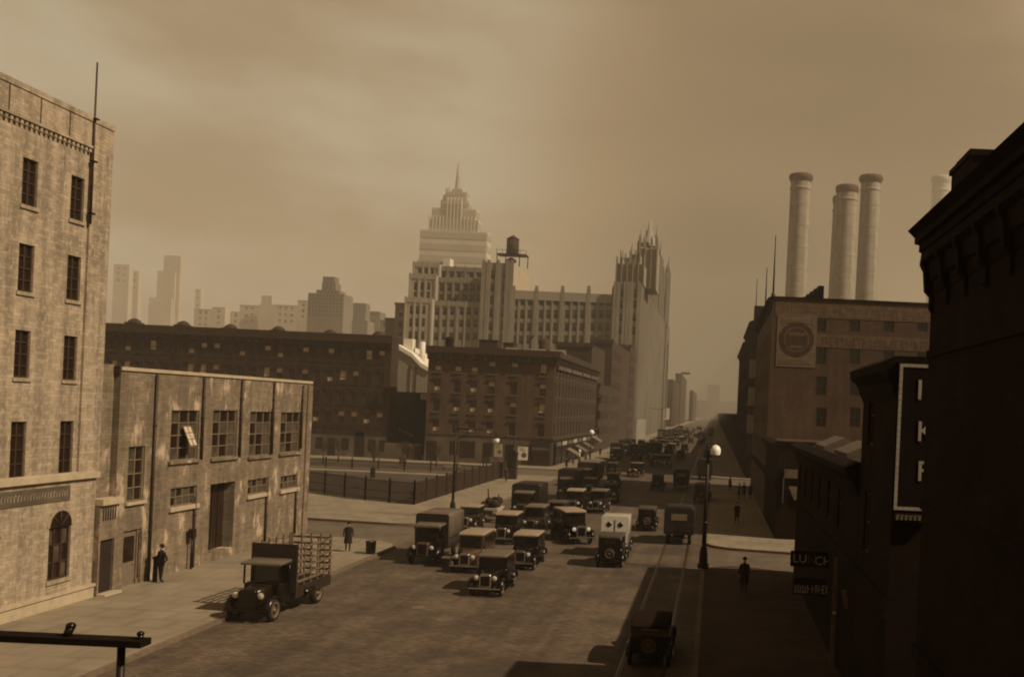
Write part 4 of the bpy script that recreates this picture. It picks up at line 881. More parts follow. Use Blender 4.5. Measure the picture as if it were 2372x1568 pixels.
t = thing('small_wall_sign', (X, 34, z), 'small worn pale V shaped sign on the dark wall right of the post', 'sign'); mb = MB(); mb.ext([(X - .06, z), (X + .14, z), (X + .2, z2), (X + .08, z2), (X + .02, z + .28), (X - .04, z2), (X - .2, z2)], 33.95, 34.02, 'y'); mb.build('board', M['bbpaint2'], t)
# nearest building with its cornice
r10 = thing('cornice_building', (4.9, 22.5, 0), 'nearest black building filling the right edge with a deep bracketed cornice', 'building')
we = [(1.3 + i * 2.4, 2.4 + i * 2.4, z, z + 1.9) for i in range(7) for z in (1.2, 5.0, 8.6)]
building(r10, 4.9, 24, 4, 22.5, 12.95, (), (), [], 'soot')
prof = [(4.9, 12.95), (4.9, 12.3), (4.86, 12.35), (4.86, 12.62), (4.78, 12.66), (4.74, 12.9), (4.74, 13.02), (4.6, 13.1), (4.62, 13.3), (4.56, 13.32), (4.56, 13.48), (4.45, 13.5), (4.45, 13.64), (4.28, 13.8), (4.34, 13.86), (6.5, 14.0), (6.5, 12.96)]
mb = MB(); mb.ext(prof, 4, 22.5, 'y'); mb.build('cornice', M['sootwood'], r10)
for k in range(12):
    y = 22.44 - k * 1.5; mb = MB(); mb.ext([(4.9, 11.9), (4.82, 12.0), (4.82, 12.28), (4.7, 12.4), (4.66, 12.85), (4.58, 13.0), (4.58, 13.1), (4.9, 13.1)], y - .22, y, 'y'); mb.build('bracket', M['sootwood'], r10)
mb = MB(); mb.box(4.84, 4.898, 4, 22.5, 10.9, 11.05); mb.box(4.84, 4.898, 4, 22.5, 7.4, 7.55); mb.box(4.8, 4.898, 4, 22.5, 3.9, 4.3); mb.build('string_course', M['sootwood'], r10)
for xx, yt, Yc in ((2231, 369, 21), (2252, 346, 19)):
    X, z = onY(xx, yt, Yc); mb = MB(); mb.box(X, X + 1.2, Yc, Yc + 1.0, 13.9, z - .12); mb.box(X - .05, X + 1.25, Yc - .05, Yc + 1.05, z - .12, z); mb.build('chimney', M['soot'], r10)
# drainpipe seen beside the cornice
# ------------------------------------------------------------------ power station chimneys
def chimney(xc, ytop, wbot, wtop, wcap, Y, label, m='stack', yb=690):
    X, zt = onY(xc, ytop, Y); s_ = Y / FOC; t = thing('power_station_chimney', (X, Y, 0), label, 'chimney', 'round power station chimneys on the right')
    rt_, rc_ = wtop * s_ / 2, wcap * s_ / 2; rb_ = wbot * s_ / 2 * 1.12; cap = 17 * s_
    mb = MB(); mb.cyl((X, Y, 0), (X, Y, zt - cap), rb_, rt_, 40, caps=False); mb.build('shaft', M[m], t)
    mb = MB(); mb.lathe((X, Y, zt), [(rt_ * 1.01, -cap * 2.2), (rt_ * 1.07, -cap * 2.1), (rt_ * 1.07, -cap * 1.9), (rt_ * 1.01, -cap * 1.8)], 40); mb.build('band', M[m], t)
    for k in range(1, 9):
        zz = zt - cap * 1.2 - k * (zt - cap) * .085; rr = rt_ + (rb_ - rt_) * (zt - cap - zz) / (zt - cap); mb = MB(); mb.cyl((X, Y, zz), (X, Y, zz + .35), rr * 1.012, rr * 1.011, 40); mb.build('iron_band', M['fardark'] if m == 'stack' else M[m], t)
    if m == 'stack': mb = MB(); mb.cyl((X - rb_ * .55, Y - rb_ * .88, 0), (X - rt_ * .55, Y - rt_ * .88, zt - cap), .22, n=4); mb.build('ladder', M['stackcap'], t)
    mb = MB(); mb.lathe((X, Y, zt), [(rt_, -cap * 1.1), (rt_ * 1.05, -cap * .95), (rc_, -cap * .6), (rc_, -cap * .3), (rc_ * .93, -cap * .05), (rc_ * .85, 0), (rc_ * .7, 0), (rc_ * .68, -cap)], 40); mb.build('cap', M['stackcap' if m == 'stack' else m], t)
    return t
chimney(1856, 405, 48, 47, 56, 430, 'leftmost chimney, standing alone nearest the avenue')
chimney(1963, 431, 52, 49, 54, 450, 'shorter middle chimney in front of its overlapped twin')
chimney(1953, 455, 48, 44, 48, 560, 'chimney mostly hidden behind the shorter middle one')
chimney(2018, 408, 48, 45, 56, 470, 'chimney third in line with the same height as the leftmost')
M['stackhazed'] = mat('haze_paled_chimney', .36, .06, .05, .9, tint=(1.02, .92, .74))  # concrete colour paled to stand for smoke in front of the last chimney
chimney(2182, 410, 46, 44, 50, 1500, 'faint pale chimney top beside the dark cornice', 'stackhazed')

# ------------------------------------------------------------------ garden with iron fence, trees, bench
mb = MB(); mb.face([(-26.4, 86.1, .15), (-26.4, 125, .15), (-110, 125, .15), (-110, 110, .15), (-50, 101, .15), (-39.5, 93.8, .15), (-31.3, 88.2, .15)]); tag(mb.build('garden_lawn', M['turf']), kind='structure')
mb = MB(); mb.face([(-27.5, 122.6, .156), (-110, 122.6, .156), (-110, 119.4, .156), (-70, 119.8, .156), (-27.5, 120.4, .156)]); mb.face([(-60, 104, .156), (-110, 107, .156), (-110, 105.5, .156), (-60, 102.8, .156)]); tag(mb.build('garden_path', M['walk']), kind='structure')
def fence_run(pts, label, h=2.0):
    t = thing('iron_fence', (*pts[0], .13), label, 'fence', 'iron fences round the garden'); mb = MB()
    for a, b in zip(pts, pts[1:]):
        a, b = Vector(a), Vector(b); L_ = (b - a).length; n_ = int(L_ / .1); d = (b - a) / n_; pr = Vector((-d.y, d.x)).normalized() * .008; dd_ = (b - a).normalized() * .024
        for i in range(n_):
            p = a + d * i; q1, q2 = p - dd_, p + dd_
            mb.loft([[(q1.x - pr.x, q1.y - pr.y, z), (q2.x - pr.x, q2.y - pr.y, z), (q2.x + pr.x, q2.y + pr.y, z), (q1.x + pr.x, q1.y + pr.y, z)] for z in (.14, h + .1)], 0, False, False)
        for z in (.4, h * .55, h): mb.cyl((a.x, a.y, z), (b.x, b.y, z), .03, n=4)
    mb.build('bars', M['fencepaint'], t)
    for a, b in zip(pts, pts[1:]):
        a, b = Vector(a), Vector(b); n_ = max(1, round((b - a).length / 3.4))
        for i in range(n_):
            p = a + (b - a) * i / n_; mb = MB(); mb.box(p.x - .07, p.x + .07, p.y - .07, p.y + .07, .13, h + .2); mb.lathe((p.x, p.y, h + .2), [(.07, 0), (.1, .06), (.01, .16)], 6); mb.build('post', M['iron'], t)
    return t
fence_run([(-26.1, 85.6), (-31.2, 87.8), (-38.9, 93.3), (-50, 101), (-66, 104)], 'curving dark iron fence along the near side of the garden')
fence_run([(-26.1, 85.6), (-26.1, 106), (-26.1, 125.4)], 'dark iron fence along the avenue side of the garden')
fence_run([(-26.1, 125.4), (-60, 125.4), (-80, 125.4)], 'low iron fence along the far side of the garden', 1.2)
def branch(mb, p, d, L_, r, dep, rn):
    q = p + d * L_; mb.cyl(p, q, r, r * .7, 5, caps=False)
    if dep == 0: return
    for k in range(3 if dep > 1 else 4):
        v = Vector((rn.uniform(-1, 1), rn.uniform(-1, 1), rn.uniform(-.1, .8))); branch(mb, q if k < 2 else p + d * L_ * .6, (d + v * .75).normalized(), L_ * rn.uniform(.6, .8), r * .55, dep - 1, rn)
for i, (xx, yy, ht_, lab) in enumerate(((863, 1109, 4.6, 'bare young tree in the middle of the lawn with a dark tree guard'), (783, 1072, 3.6, 'small bare tree near the arched doorway at the back of the garden'), (748, 1075, 3.6, 'leftmost bare tree at the back of the garden beside the garage corner'),
                                        (933, 1075, 3.6, 'bare tree standing behind the two strollers at the garden path'), (1010, 1082, 3.2, 'slim bare tree left of the lamp mast at the garden back'))):
    g = gnd(xx, yy); rn = random.Random(i); t = thing('garden_tree', (g.x, g.y, .13), lab, 'tree', 'bare trees in the garden')
    mb = MB(); mb.cyl((g.x, g.y, .1), (g.x + .05, g.y, ht_ * .45), .11, .075, 8); mb.build('trunk', M['bark'], t)
    mb = MB(); b0 = Vector((g.x + .05, g.y, ht_ * .42))
    for k in range(5):
        a_ = k * 1.256 + rn.random(); branch(mb, b0, Vector((math.cos(a_) * .45, math.sin(a_) * .45, 1)).normalized(), ht_ * .2, .045, 4, rn)
    mb.build('crown', M['bark'], t)
    if i == 0: mb = MB(); mb.box(g.x - .22, g.x + .22, g.y - .22, g.y + .22, .13, 1.3); mb.build('tree_guard', M['darkwood'], t)
g = gnd(968, 1171)
t = thing('bare_shrub', (g.x, g.y + .8, .13), 'dark twiggy shrub inside the near corner of the garden fence', 'shrub'); mb = MB(); rn = random.Random(9)
for k in range(7): a_ = k * .9; branch(mb, Vector((g.x - .6, g.y + 1.4, .15)), Vector((math.cos(a_) * .6, math.sin(a_) * .6, 1)).normalized(), .5, .03, 3, rn)
mb.build('twigs', M['bark'], t)
g = gnd(1045, 1090)
t = thing('garden_bench', (g.x, g.y, .13), 'pale bench on the lawn behind the lamp mast', 'bench'); mb = MB(); mb.box(g.x - 1.2, g.x + 1.2, g.y - .25, g.y + .25, .5, .56); mb.build('seat', M['cream'], t)
mb = MB(); mb.box(g.x - 1.2, g.x + 1.2, g.y + .26, g.y + .31, .6, 1.0); mb.build('backrest', M['cream'], t)
for sx in (-1, 1): mb = MB(); mb.box(g.x + sx * 1.05 - .05, g.x + sx * 1.05 + .05, g.y - .22, g.y + .3, .13, .499); mb.build('leg', M['iron'], t)
g = gnd(1183, 1112)
t = thing('police_booth', (g.x, g.y, .13), 'narrow dark booth standing at the end of the garden fence', 'booth'); mb = MB(); mb.box(g.x - .55, g.x + .55, g.y, g.y + 1.1, .13, 3.2); mb.build('cabin', M['darkwood'], t)
mb = MB(); mb.ext([(g.x - .7, 3.2), (g.x + .7, 3.2), (g.x + .1, 3.9), (g.x - .1, 3.9)], g.y - .1, g.y + 1.2, 'y'); mb.build('roof', M['iron'], t); mb = MB(); mb.box(g.x - .3, g.x + .3, g.y - .03, g.y - .002, 1.6, 2.6); mb.build('window', M['glass'], t)

# ------------------------------------------------------------------ lamps, bin, hydrant
def base_post(t, x, y, z0_, ztop, r=.09):
    mb = MB(); mb.lathe((x, y, z0_), [(.34, 0), (.34, .25), (.27, .3), (.24, .9), (.2, 1.05), (.22, 1.15), (.13, 1.35), (.12, 1.5)], 12); mb.build('base', M['iron'], t)
    mb = MB(); mb.cyl((x, y, z0_ + 1.4), (x, y, ztop), r * 1.15, r * .7, 12); mb.lathe((x, y, z0_ + 2.6), [(r, 0), (r * 1.6, .06), (r * 1.6, .14), (r, .2)], 12); mb.build('post', M['iron'], t)
xl, yl = -20.35, 76.8
zt = onY(1060, 988, yl)[1]
t = thing('street_lamp', (xl, yl, .13), 'tall mast lamp on the left kerb with a long arm over the avenue', 'street lamp'); base_post(t, xl, yl, .13, zt)
xe, ze = onY(1150, 997, yl)
mb = MB(); mb.cyl((xl, yl, zt - .15), (xe, yl, ze), .045, .035, 8); mb.cyl((xl, yl, zt - 1.1), (xl + 1.5, yl, zt - .2), .03, n=6); mb.cyl((xe, yl, ze), (xe, yl, ze - .4), .03, n=6); mb.build('arm', M['iron'], t)
mb = MB(); mb.lathe((xe, yl, ze - .4), [(.04, 0), (.2, -.12), (.26, -.22)], 12); mb.build('lamp_hood', M['iron'], t)
mb = MB(); mb.lathe((xe, yl, ze - .62), [(.24, 0), (.28, -.15), (.2, -.36), (.01, -.45)], 12); mb.build('globe', M['globe'], t)
xl, yl = -.27, 57.9; zt = onY(1641, 1037, yl)[1]
t = thing('street_lamp', (xl, yl, .13), 'dark lamp post on the right corner topped by a white hooded globe', 'street lamp'); base_post(t, xl, yl, .13, zt, .12)
mb = MB(); mb.cyl((xl, yl, zt), (xl + .25, yl, zt + .12), .05, n=8); mb.lathe((xl, yl, zt), [(.08, 0), (.12, .08), (.01, .2)], 8); mb.cyl((xl, yl, zt - .9), (xl, yl, zt - .75), .16, n=10); mb.build('arm', M['iron'], t)
gx, gz_ = onY(1657, 1053, yl); mb = MB(); mb.lathe((gx, yl, gz_), [(.28, 0), (.32, .2), (.3, .36), (.2, .52), (.01, .6)], 16); mb.build('globe', M['globe'], t)
mb = MB(); mb.box(xl - .12, xl + .5, yl - .02, yl + .02, gz_ - .06, gz_); mb.build('bracket', M['iron'], t)
g = gnd(858, 1287); t = thing('litter_basket', (g.x, g.y, .13), 'dark round litter bin at the kerb corner', 'litter bin'); mb = MB(); mb.lathe((g.x, g.y, .13), [(.27, 0), (.3, .7), (.32, .72), (.32, .76), (.24, .76), (.22, .5), (.01, .5)], 16); mb.build('drum', M['carblack'], t)
mb = MB(); mb.lathe((g.x, g.y, .13), [(.24, .70), (.12, .73), (.01, .74)], 12); mb.build('paper', M['blind'], t)
g = gnd(445, 1290); g = Vector((XF + .25, onX(443, 1288, XF + .25)[0], 0)); t = thing('pipe_box', (g.x, g.y, 1.5), 'small dark fitting on the garage downpipe behind the man', 'pipe fitting'); mb = MB(); mb.box(g.x - .12, g.x + .12, g.y - .18, g.y + .18, 1.75, 2.2); mb.build('box', M['iron'], t); mb = MB(); mb.cyl((g.x, g.y, .13), (g.x, g.y, 1.75), .05); mb.build('pipe', M['iron'], t)

# ------------------------------------------------------------------ vehicles (front towards local -y, origin on the ground)
def rrect(y, hw, z0_, z1_, r, k=3):
    pts = []
    for cx, cz, a0 in ((hw - r, z1_ - r, 0), (-hw + r, z1_ - r, 90)):
        for i in range(k + 1): a = R(a0 + 90 * i / k); pts.append((cx + r * math.cos(a), y, cz + r * math.sin(a)))
    pts += [(-hw, y, z0_), (hw, y, z0_)]; return pts
def wheel(root, x, y, r, wd, side, name='wheel', axis='x', z=None, spokes=True, whitewall=False):
    z = r if z is None else z; c = (x, y, z); w2 = wd / 2
    prof = [(r * .62, -w2), (r * .9, -w2), (r, -w2 * .5), (r, w2 * .5), (r * .9, w2), (r * .62, w2)]
    mb = MB(); mb.lathe(c, prof, 18, 0, axis); o = mb.build(name, M['tyre'], root, origin=c)
    mb = MB(); mb.lathe(c, [(r * .62, -w2 * .8), (r * .72, -w2 * .9), (r * .74, -w2 * 1.02), (r * .62, -w2 * 1.0), (r * .6, w2), (r * .74, w2 * 1.02), (r * .72, w2 * .9)], 18, 0, axis)
    mb.lathe(c, [(.01, -w2 * 1.1), (r * .16, -w2 * 1.05), (r * .18, w2 * 1.05), (.01, w2 * 1.1)], 10, 0, axis)
    for k in range(10):
        a = k * math.pi / 5; u_, v_ = math.cos(a) * r * .64, math.sin(a) * r * .64
        mb.cyl(c, (x, y + u_, z + v_) if axis == 'x' else (x + u_, y, z + v_), .028, .02, 5, caps=False)
    rim = mb.build('rim', M['rim'], o, origin=c); rim.location = (0, 0, 0); return o
def fender(root, x, y, r, wd, a0, a1, mt, tail=None):
    mb = MB(); n = 10; rings = []
    for i in range(n + 1):
        a = R(a0 + (a1 - a0) * i / n); yy = y - math.cos(a) * r; zz = r * .86 + math.sin(a) * r; ny, nz_ = -math.cos(a), math.sin(a)
        rings.append([(x - wd / 2, yy, zz), (x, yy + ny * .05, zz + nz_ * .05), (x + wd / 2, yy, zz), (x + wd / 2, yy - ny * .03, zz - nz_ * .03), (x - wd / 2, yy - ny * .03, zz - nz_ * .03)])
    if tail: yy, zz = tail; rings.append([(x - wd / 2, yy, zz), (x, yy, zz + .02), (x + wd / 2, yy, zz), (x + wd / 2, yy, zz - .03), (x - wd / 2, yy, zz - .03)])
    mb.loft(rings); return mb.build('fender', M[mt], root)
def car(paint='carblack', roof='topgrey', L_=4.1, open_=False, spare=True, lamps='chrome', height=1.86, low=False, trim='chrome'):
    t = thing('motor_car', (0, 0, 0), None, None); P = M[paint]; yf, yb = -L_ / 2, L_ / 2; wr = .37; ax_f, ax_r = yf + .55, yb - .75; cowl = yf + 1.32; back = yb - .42
    mb = MB(); mb.loft([rrect(yf + .16, .27, .5, 1.10, .12), rrect(yf + .5, .3, .5, 1.13, .12), rrect(cowl - .1, .46, .5, 1.18, .14), rrect(cowl + .15, .68, .48, 1.2, .1)])
    mb.loft([rrect(cowl + .1, .70, .42, 1.16, .06), rrect(0, .76, .42, 1.16, .06), rrect(back - .3, .76, .42, 1.16, .06), rrect(back, .70, .5, 1.12, .12)]); mb.box(-.36, .36, yf + .25, yb - .3, .34, .5)
    mb.build('body', P, t)
    mb = MB(); mb.loft([rrect(yf + .04, .28, .48, 1.13, .14), rrect(yf + .15, .29, .48, 1.14, .14)]); rd = mb.build('radiator', M[trim], t)
    mb = MB(); mb.box(-.22, .22, yf + .028, yf + .036, .54, 1.02); q = mb.build('radiator_core', M['carblack'], rd)
    zr = height
    if not open_:
        mb = MB(); mb.loft([rrect(cowl + .16, .67, 1.14, zr - .1, .04), rrect(cowl + .5, .71, 1.14, zr - .08, .05), rrect(back - .2, .71, 1.14, zr - .08, .05), rrect(back + .02, .65, 1.1, zr - .14, .2)]); mb.build('cabin', P, t)
        for sx in (-1, 1):
            n_ = 3 if L_ > 3.9 else 2; span = back - .25 - (cowl + .32)
            for k in range(n_):
                a = cowl + .34 + span * k / n_; mb = MB(); x0_ = sx * .712; mb.box(min(x0_, x0_ + sx * .012), max(x0_, x0_ + sx * .012), a, a + span / n_ - .12, 1.22, zr - .2); mb.build('side_window', M['carglass'], t)
        mb = MB(); mb.box(-.56, .56, cowl + .145, cowl + .158, 1.24, zr - .2); mb.build('windscreen', M['carglass'], t)
        mb = MB(); mb.box(-.34, .34, back + .025, back + .035, 1.36, zr - .26); mb.build('rear_window', M['frame'] if spare == 'lit' else M['carglass'], t)
    else:
        for sx in (-1, 1):
            mb = MB()
            for yy in (cowl + .16, (cowl + back) / 2, back - .1): mb.cyl((sx * .68, yy, 1.14), (sx * .7, yy, zr - .06), .025, n=6)
            mb.build('hood_stay', M['carblack'], t)
        mb = MB(); mb.box(-.62, .62, cowl + .12, cowl + .14, 1.2, zr - .12); mb.build('windscreen', M['carglass'], t)
        for yy in (.05, .95): mb = MB(); mb.box(-.6, .6, yy, yy + .14, .8, 1.3); mb.build('seat', M['carbrown'], t)
        mb = MB(); mb.box(-.68, .68, back - .12, back - .04, 1.14, zr - .1, 0); mb.box(-.3, .3, back - .03, back - .025, 1.4, zr - .25, 1); mb.build('back_curtain', [M['topdark'], M['frame']], t)
    mb = MB(); mb.loft([rrect(cowl - .05, .66, zr - .11, zr - .04, .03), rrect(cowl + .25, .73, zr - .1, zr + .0, .05), rrect(0.3, .74, zr - .1, zr + .03, .06), rrect(back - .3, .72, zr - .1, zr, .05), rrect(back + .05, .64, zr - .16, zr - .08, .03)]); mb.build('roof', M[roof], t)
    for sx in (-1, 1):
        fender(t, sx * .73, ax_f, .46, .26, -5, 160, paint, (cowl + .35, .34)); fender(t, sx * .73, ax_r, .46, .26, 12, 175, paint)
        mb = MB(); mb.box(sx * .73 - .14, sx * .73 + .14, cowl + .3, ax_r - .42, .3, .34); mb.build('running_board', M['carblack'], t)
        wheel(t, sx * .70, ax_f, wr, .14, sx); wheel(t, sx * .70, ax_r, wr, .14, sx)
        mb = MB(); mb.lathe((sx * .44, yf + .12, .93), [(.01, .16), (.09, .1), (.13, .0), (.13, -.03)], 12, 0, 'y'); hd = mb.build('headlight', M[lamps], t)
        mb = MB(); mb.lathe((sx * .44, yf + .085, .93), [(.125, 0), (.08, -.02), (.01, -.025)], 12, 0, 'y'); mb.build('lens', M['white'], hd)
    mb = MB(); mb.cyl((-.44, yf + .2, .85), (.44, yf + .2, .85), .025, n=6); mb.box(-.78, .78, yf - .12, yf - .08, .42, .48); mb.box(-.5, -.46, yf - .1, yf + .3, .42, .47); mb.box(.46, .5, yf - .1, yf + .3, .42, .47); mb.build('bumper', M[trim], t)
    if spare: wheel(t, 0, back + .16, .35, .13, 1, 'spare_wheel', 'y', .85)
    return t
def truck(paint='carblack', box_f='vandark', box_s='vanside', box_r='topgrey', bw=1.95, bh=2.75, bl=3.4, L_=5.2, cab=True, rear='vandark', visor='topgrey', wr=.44, name='delivery_van', round_=.16):
    t = thing(name, (0, 0, 0)); yf, yb = -L_ / 2, L_ / 2; y1 = yb - bl; ax_f, ax_r = yf + .6, yb - bl * .32; hw = bw / 2; ch = min(bh - .5, 2.15)
    mb = MB(); mb.loft([rrect(yf + .16, .3, .58, 1.25, .12), rrect(y1 - .95, .45, .58, 1.35, .14)]); mb.box(-.42, .42, yf + .3, yb - .1, .5, .66); mb.build('bonnet', M[paint], t)
    mb = MB(); mb.loft([rrect(yf + .03, .32, .55, 1.3, .1), rrect(yf + .15, .32, .55, 1.3, .1)]); rd = mb.build('radiator', M['rim'], t); mb = MB(); mb.box(-.25, .25, yf + .018, yf + .026, .62, 1.2); mb.build('radiator_core', M['carblack'], rd)
    mb = MB(); mb.loft([rrect(y1 - .95, .62, .6, 1.4, .05), rrect(y1 - .01, min(hw, .8), .6, 1.4, .05)])
    for sx in (-1, 1): mb.cyl((sx * .68, y1 - .9, 1.35), (sx * .72, y1 - .88, ch), .035, n=6); mb.box(sx * .74 - .02, sx * .74 + .02, y1 - .35, y1 - .02, 1.35, ch)
    mb.build('cab', M[paint], t)
    mb = MB(); mb.loft([rrect(y1 - 1.15, .74, ch - .08, ch + .02, .04), rrect(y1 - .02, .82, ch - .02, ch + .12, .08)]); mb.build('cab_roof', M[visor], t)
    mb = MB(); mb.box(-.64, .64, y1 - .9, y1 - .885, 1.42, ch - .1); mb.build('windscreen', M['carglass'], t)
    mb = MB(); mb.loft([rrect(y1, hw, .75, bh, round_), rrect(yb, hw, .75, bh, round_)], 1); k = 7
    o = mb.build('box_body', [M[box_f], M[box_s], M[box_r], M[rear]], t)
    for p in o.data.polygons:
        nrm = p.normal
        p.material_index = 2 if nrm.z > .5 else (0 if nrm.y < -.7 else (3 if nrm.y > .7 else 1))
    mb = MB(); mb.box(-hw - .012, -hw - .001, y1 + .05, yb - .05, 1.3, 1.36); mb.box(hw + .001, hw + .012, y1 + .05, yb - .05, 1.3, 1.36); mb.box(-hw + .05, hw - .05, yb + .001, yb + .02, .9, .96); mb.box(-.02, .02, yb + .001, yb + .02, .9, bh - .2); mb.build('body_rail', M['carblack'], t)
    for sx in (-1, 1):
        fender(t, sx * .76, ax_f, wr + .08, .3, 0, 160, paint, (ax_f + 1.0, .45)); wheel(t, sx * .76, ax_f, wr, .18, sx); wheel(t, sx * .78, ax_r, wr, .26, sx)
        mb = MB(); mb.lathe((sx * .5, yf + .12, 1.0), [(.01, .16), (.09, .1), (.13, .0), (.13, -.03)], 12, 0, 'y'); hd = mb.build('headlight', M['chrome'], t)
        mb = MB(); mb.lathe((sx * .5, yf + .085, 1.0), [(.125, 0), (.08, -.02), (.01, -.025)], 12, 0, 'y'); mb.build('lens', M['white'], hd)
    mb = MB(); mb.box(-.8, .8, yf - .1, yf - .05, .5, .58); mb.build('bumper', M['carblack'], t)
    return t
def stake_truck():
    t = thing('stake_truck', (0, 0, 0)); yf = -2.95; wr = .46; y1, yb = -.75, 2.75; hw = 1.0
    mb = MB(); mb.loft([rrect(yf + .2, .33, .6, 1.3, .12), rrect(yf + 1.15, .48, .6, 1.42, .14)]); mb.build('bonnet', M['carbrown'], t)
    mb = MB(); mb.loft([rrect(yf + .02, .36, .5, 1.36, .12), rrect(yf + .18, .36, .5, 1.36, .12)]); rd = mb.build('radiator', M['carblack'], t); mb = MB(); mb.box(-.26, .26, yf + .01, yf + .018, .6, 1.24); mb.build('radiator_core', M['iron'], rd)
    mb = MB(); mb.box(-.42, .42, yf + .2, yb - .2, .5, .66); mb.loft([rrect(yf + 1.15, .72, .6, 1.42, .04), rrect(y1 - .1, .8, .6, 1.42, .04)]); mb.box(-.8, .8, y1 - .16, y1 - .1, 1.4, 2.1)
    for sx in (-1, 1): mb.box(sx * .74 - .03, sx * .74 + .03, yf + 1.15, yf + 1.21, 1.4, 2.25); mb.cyl((sx * .78, y1 - .2, 1.4), (sx * .78, y1 - .2, 2.2), .035, n=6)
    mb.build('cab', M['carblack'], t)
    mb = MB(); mb.loft([rrect(yf + 1.0, .84, 2.2, 2.28, .03), rrect(y1 - .1, .84, 2.22, 2.36, .05)]); mb.build('cab_roof', M['topgrey'], t)
    mb = MB(); mb.box(-.3, .7, yf + 1.17, yf + 1.185, 1.5, 2.15); mb.build('windscreen', M['carglass'], t)
    mb = MB(); mb.box(-hw, hw, y1, yb, .95, 1.12); mb.box(-hw, -hw + .04, y1, yb, .66, .95); mb.box(hw - .04, hw, y1, yb, .66, .95); mb.build('bed', M['darkwood'], t)
    mb = MB(); mb.box(-hw, hw, y1 + .001, y1 + .08, 1.12, 2.95); mb.build('headboard', M['darkwood'], t)
    for sx in (-1, 1):
        mb = MB(); x0_ = sx * (hw - .04)
        for k in range(6): yy = y1 + .12 + (yb - y1 - .2) * k / 5; mb.box(x0_ - .03, x0_ + .03, yy - .035, yy + .035, 1.12, 2.98)
        for k in range(6): zz = 1.3 + k * .29; mb.box(x0_ + .031 * sx if sx > 0 else x0_ - .055, x0_ + .055 if sx > 0 else x0_ - .031, y1 + .09, yb, zz, zz + .1)
        mb.build('stake_side', M['wood'], t)
    mb = MB()
    for k in range(5): xx = -hw + .1 + (2 * hw - .2) * k / 4; mb.box(xx - .03, xx + .03, yb - .03, yb + .03, 1.12, 2.98)
    for k in range(6): zz = 1.3 + k * .29; mb.box(-hw + .05, hw - .05, yb + .031, yb + .055, zz, zz + .1)
    mb.build('tail_gate', M['wood'], t)
    for sx in (-1, 1):
        fender(t, sx * .8, yf + .62, wr + .09, .3, 0, 150, 'carblack', (yf + 1.6, .5)); wheel(t, sx * .82, yf + .62, wr, .2, sx); wheel(t, sx * .84, yb - 1.15, wr, .28, sx)
        mb = MB(); mb.lathe((sx * .52, yf + .15, 1.12), [(.01, .16), (.1, .1), (.14, .0), (.14, -.03)], 12, 0, 'y'); hd = mb.build('headlight', M['chrome'], t)
        mb = MB(); mb.lathe((sx * .52, yf + .115, 1.12), [(.135, 0), (.08, -.02), (.01, -.025)], 12, 0, 'y'); mb.build('lens', M['white'], hd)
    mb = MB(); mb.box(-.85, .85, yf - .12, yf - .05, .5, .6); mb.build('bumper', M['carblack'], t)
    mb = MB(); mb.cyl((.98, .0, .75), (.98, .9, .75), .17, n=12); mb.build('fuel_tank', M['carblack'], t)
    return t
GT = 'vehicles on the crowded avenue'
dark = car('carblack', 'soot', 4.3, open_=True, height=1.6, spare=True, trim='carblack'); brown = car('carbrown', 'topgrey', 4.4, height=1.98); coupe = car('carbrown', 'toppale', 3.7, height=1.8)  # first car: roof blackened, building shade put into its colour
def veh(o, x, y, label, cat='car', rz=0, s=1, grp=GT):
    place(o, x, y, rz, 0.001, s); tag(o, label, cat, grp); return o
st = stake_truck(); veh(st, -18.55, 42.4, 'dark stake bed truck parked at the left kerb with slatted wooden sides', 'truck', R(-2))
sedan = car('carblack', 'topgrey'); veh(sedan, -10.7, 48.9, 'foremost black sedan in the middle of the crossing with bright headlamps', rz=R(0))
pale = car('carblack', 'toppale', 4.4, height=1.9)
big = car('cargrey', 'toppale', 4.8, height=2.05)
tour = car('carblack', 'topdark', 4.2, open_=True)
lit = car('carblack', 'topdark', 4.0, spare=True, height=1.9)
van1 = truck(); veh(van1, -16.25, 57.8, 'tall square van with a dusty pale side leading the left lane', 'van')
veh(big, -13.3, 55.4, 'large grey sedan with a pale dusty roof beside the square van')
veh(pale, -10.6, 57.0, 'black sedan right behind the foremost sedan')
rv = random.Random(5)
def c(o, x, y, lab, cat='car', rz=0, s=1, grp=GT): return veh(copy_tree(o), x, y, lab, cat, rz + R(rv.uniform(-2.5, 2.5)), s * rv.uniform(.95, 1.05), grp)
c(pale, -13.8, 66.6, 'pale roofed car tucked behind the large grey sedan')
veh(coupe, -17.6, 71.5, 'car half hidden behind the square van at the kerb')
veh(brown, -12.85, 72.0, 'black car ahead of the turning sedan, its roof in sun')
veh(tour, -12.1, 77.0, 'open touring car with a dark folding top among the jam')
c(pale, -9.75, 68.4, 'shiny sedan turning across the lane and showing its long side', rz=R(24), s=1.1)
van2 = truck('carblack', 'vandark', 'vandark', 'vanside', 2.3, 2.75, 4.2, 6.0); veh(van2, -15.4, 82, 'large dark van with a broad pale roof behind the open cart', 'van')
van3 = truck('carblack', 'vandark', 'vandark', 'topdark', 2.2, 3.0, 3.8, 5.6, visor='topgrey'); veh(van3, -14.45, 99.3, 'dark van with a small cab in the second row of the jam', 'van')
c(pale, -12.1, 87.3, 'car with a bright roof strip between the two dark vans')
c(brown, -10.1, 88.3, 'dark sedan with glinting lamps on the right flank of the jam')
c(coupe, -13, 104.6, 'car beside the small cab van, hood in sun'); c(tour, -10.1, 98.6, 'touring car second from the rear on the right flank of the jam')
c(pale, -11.5, 114, 'last car of the jam with a pale roof before the far crossing')
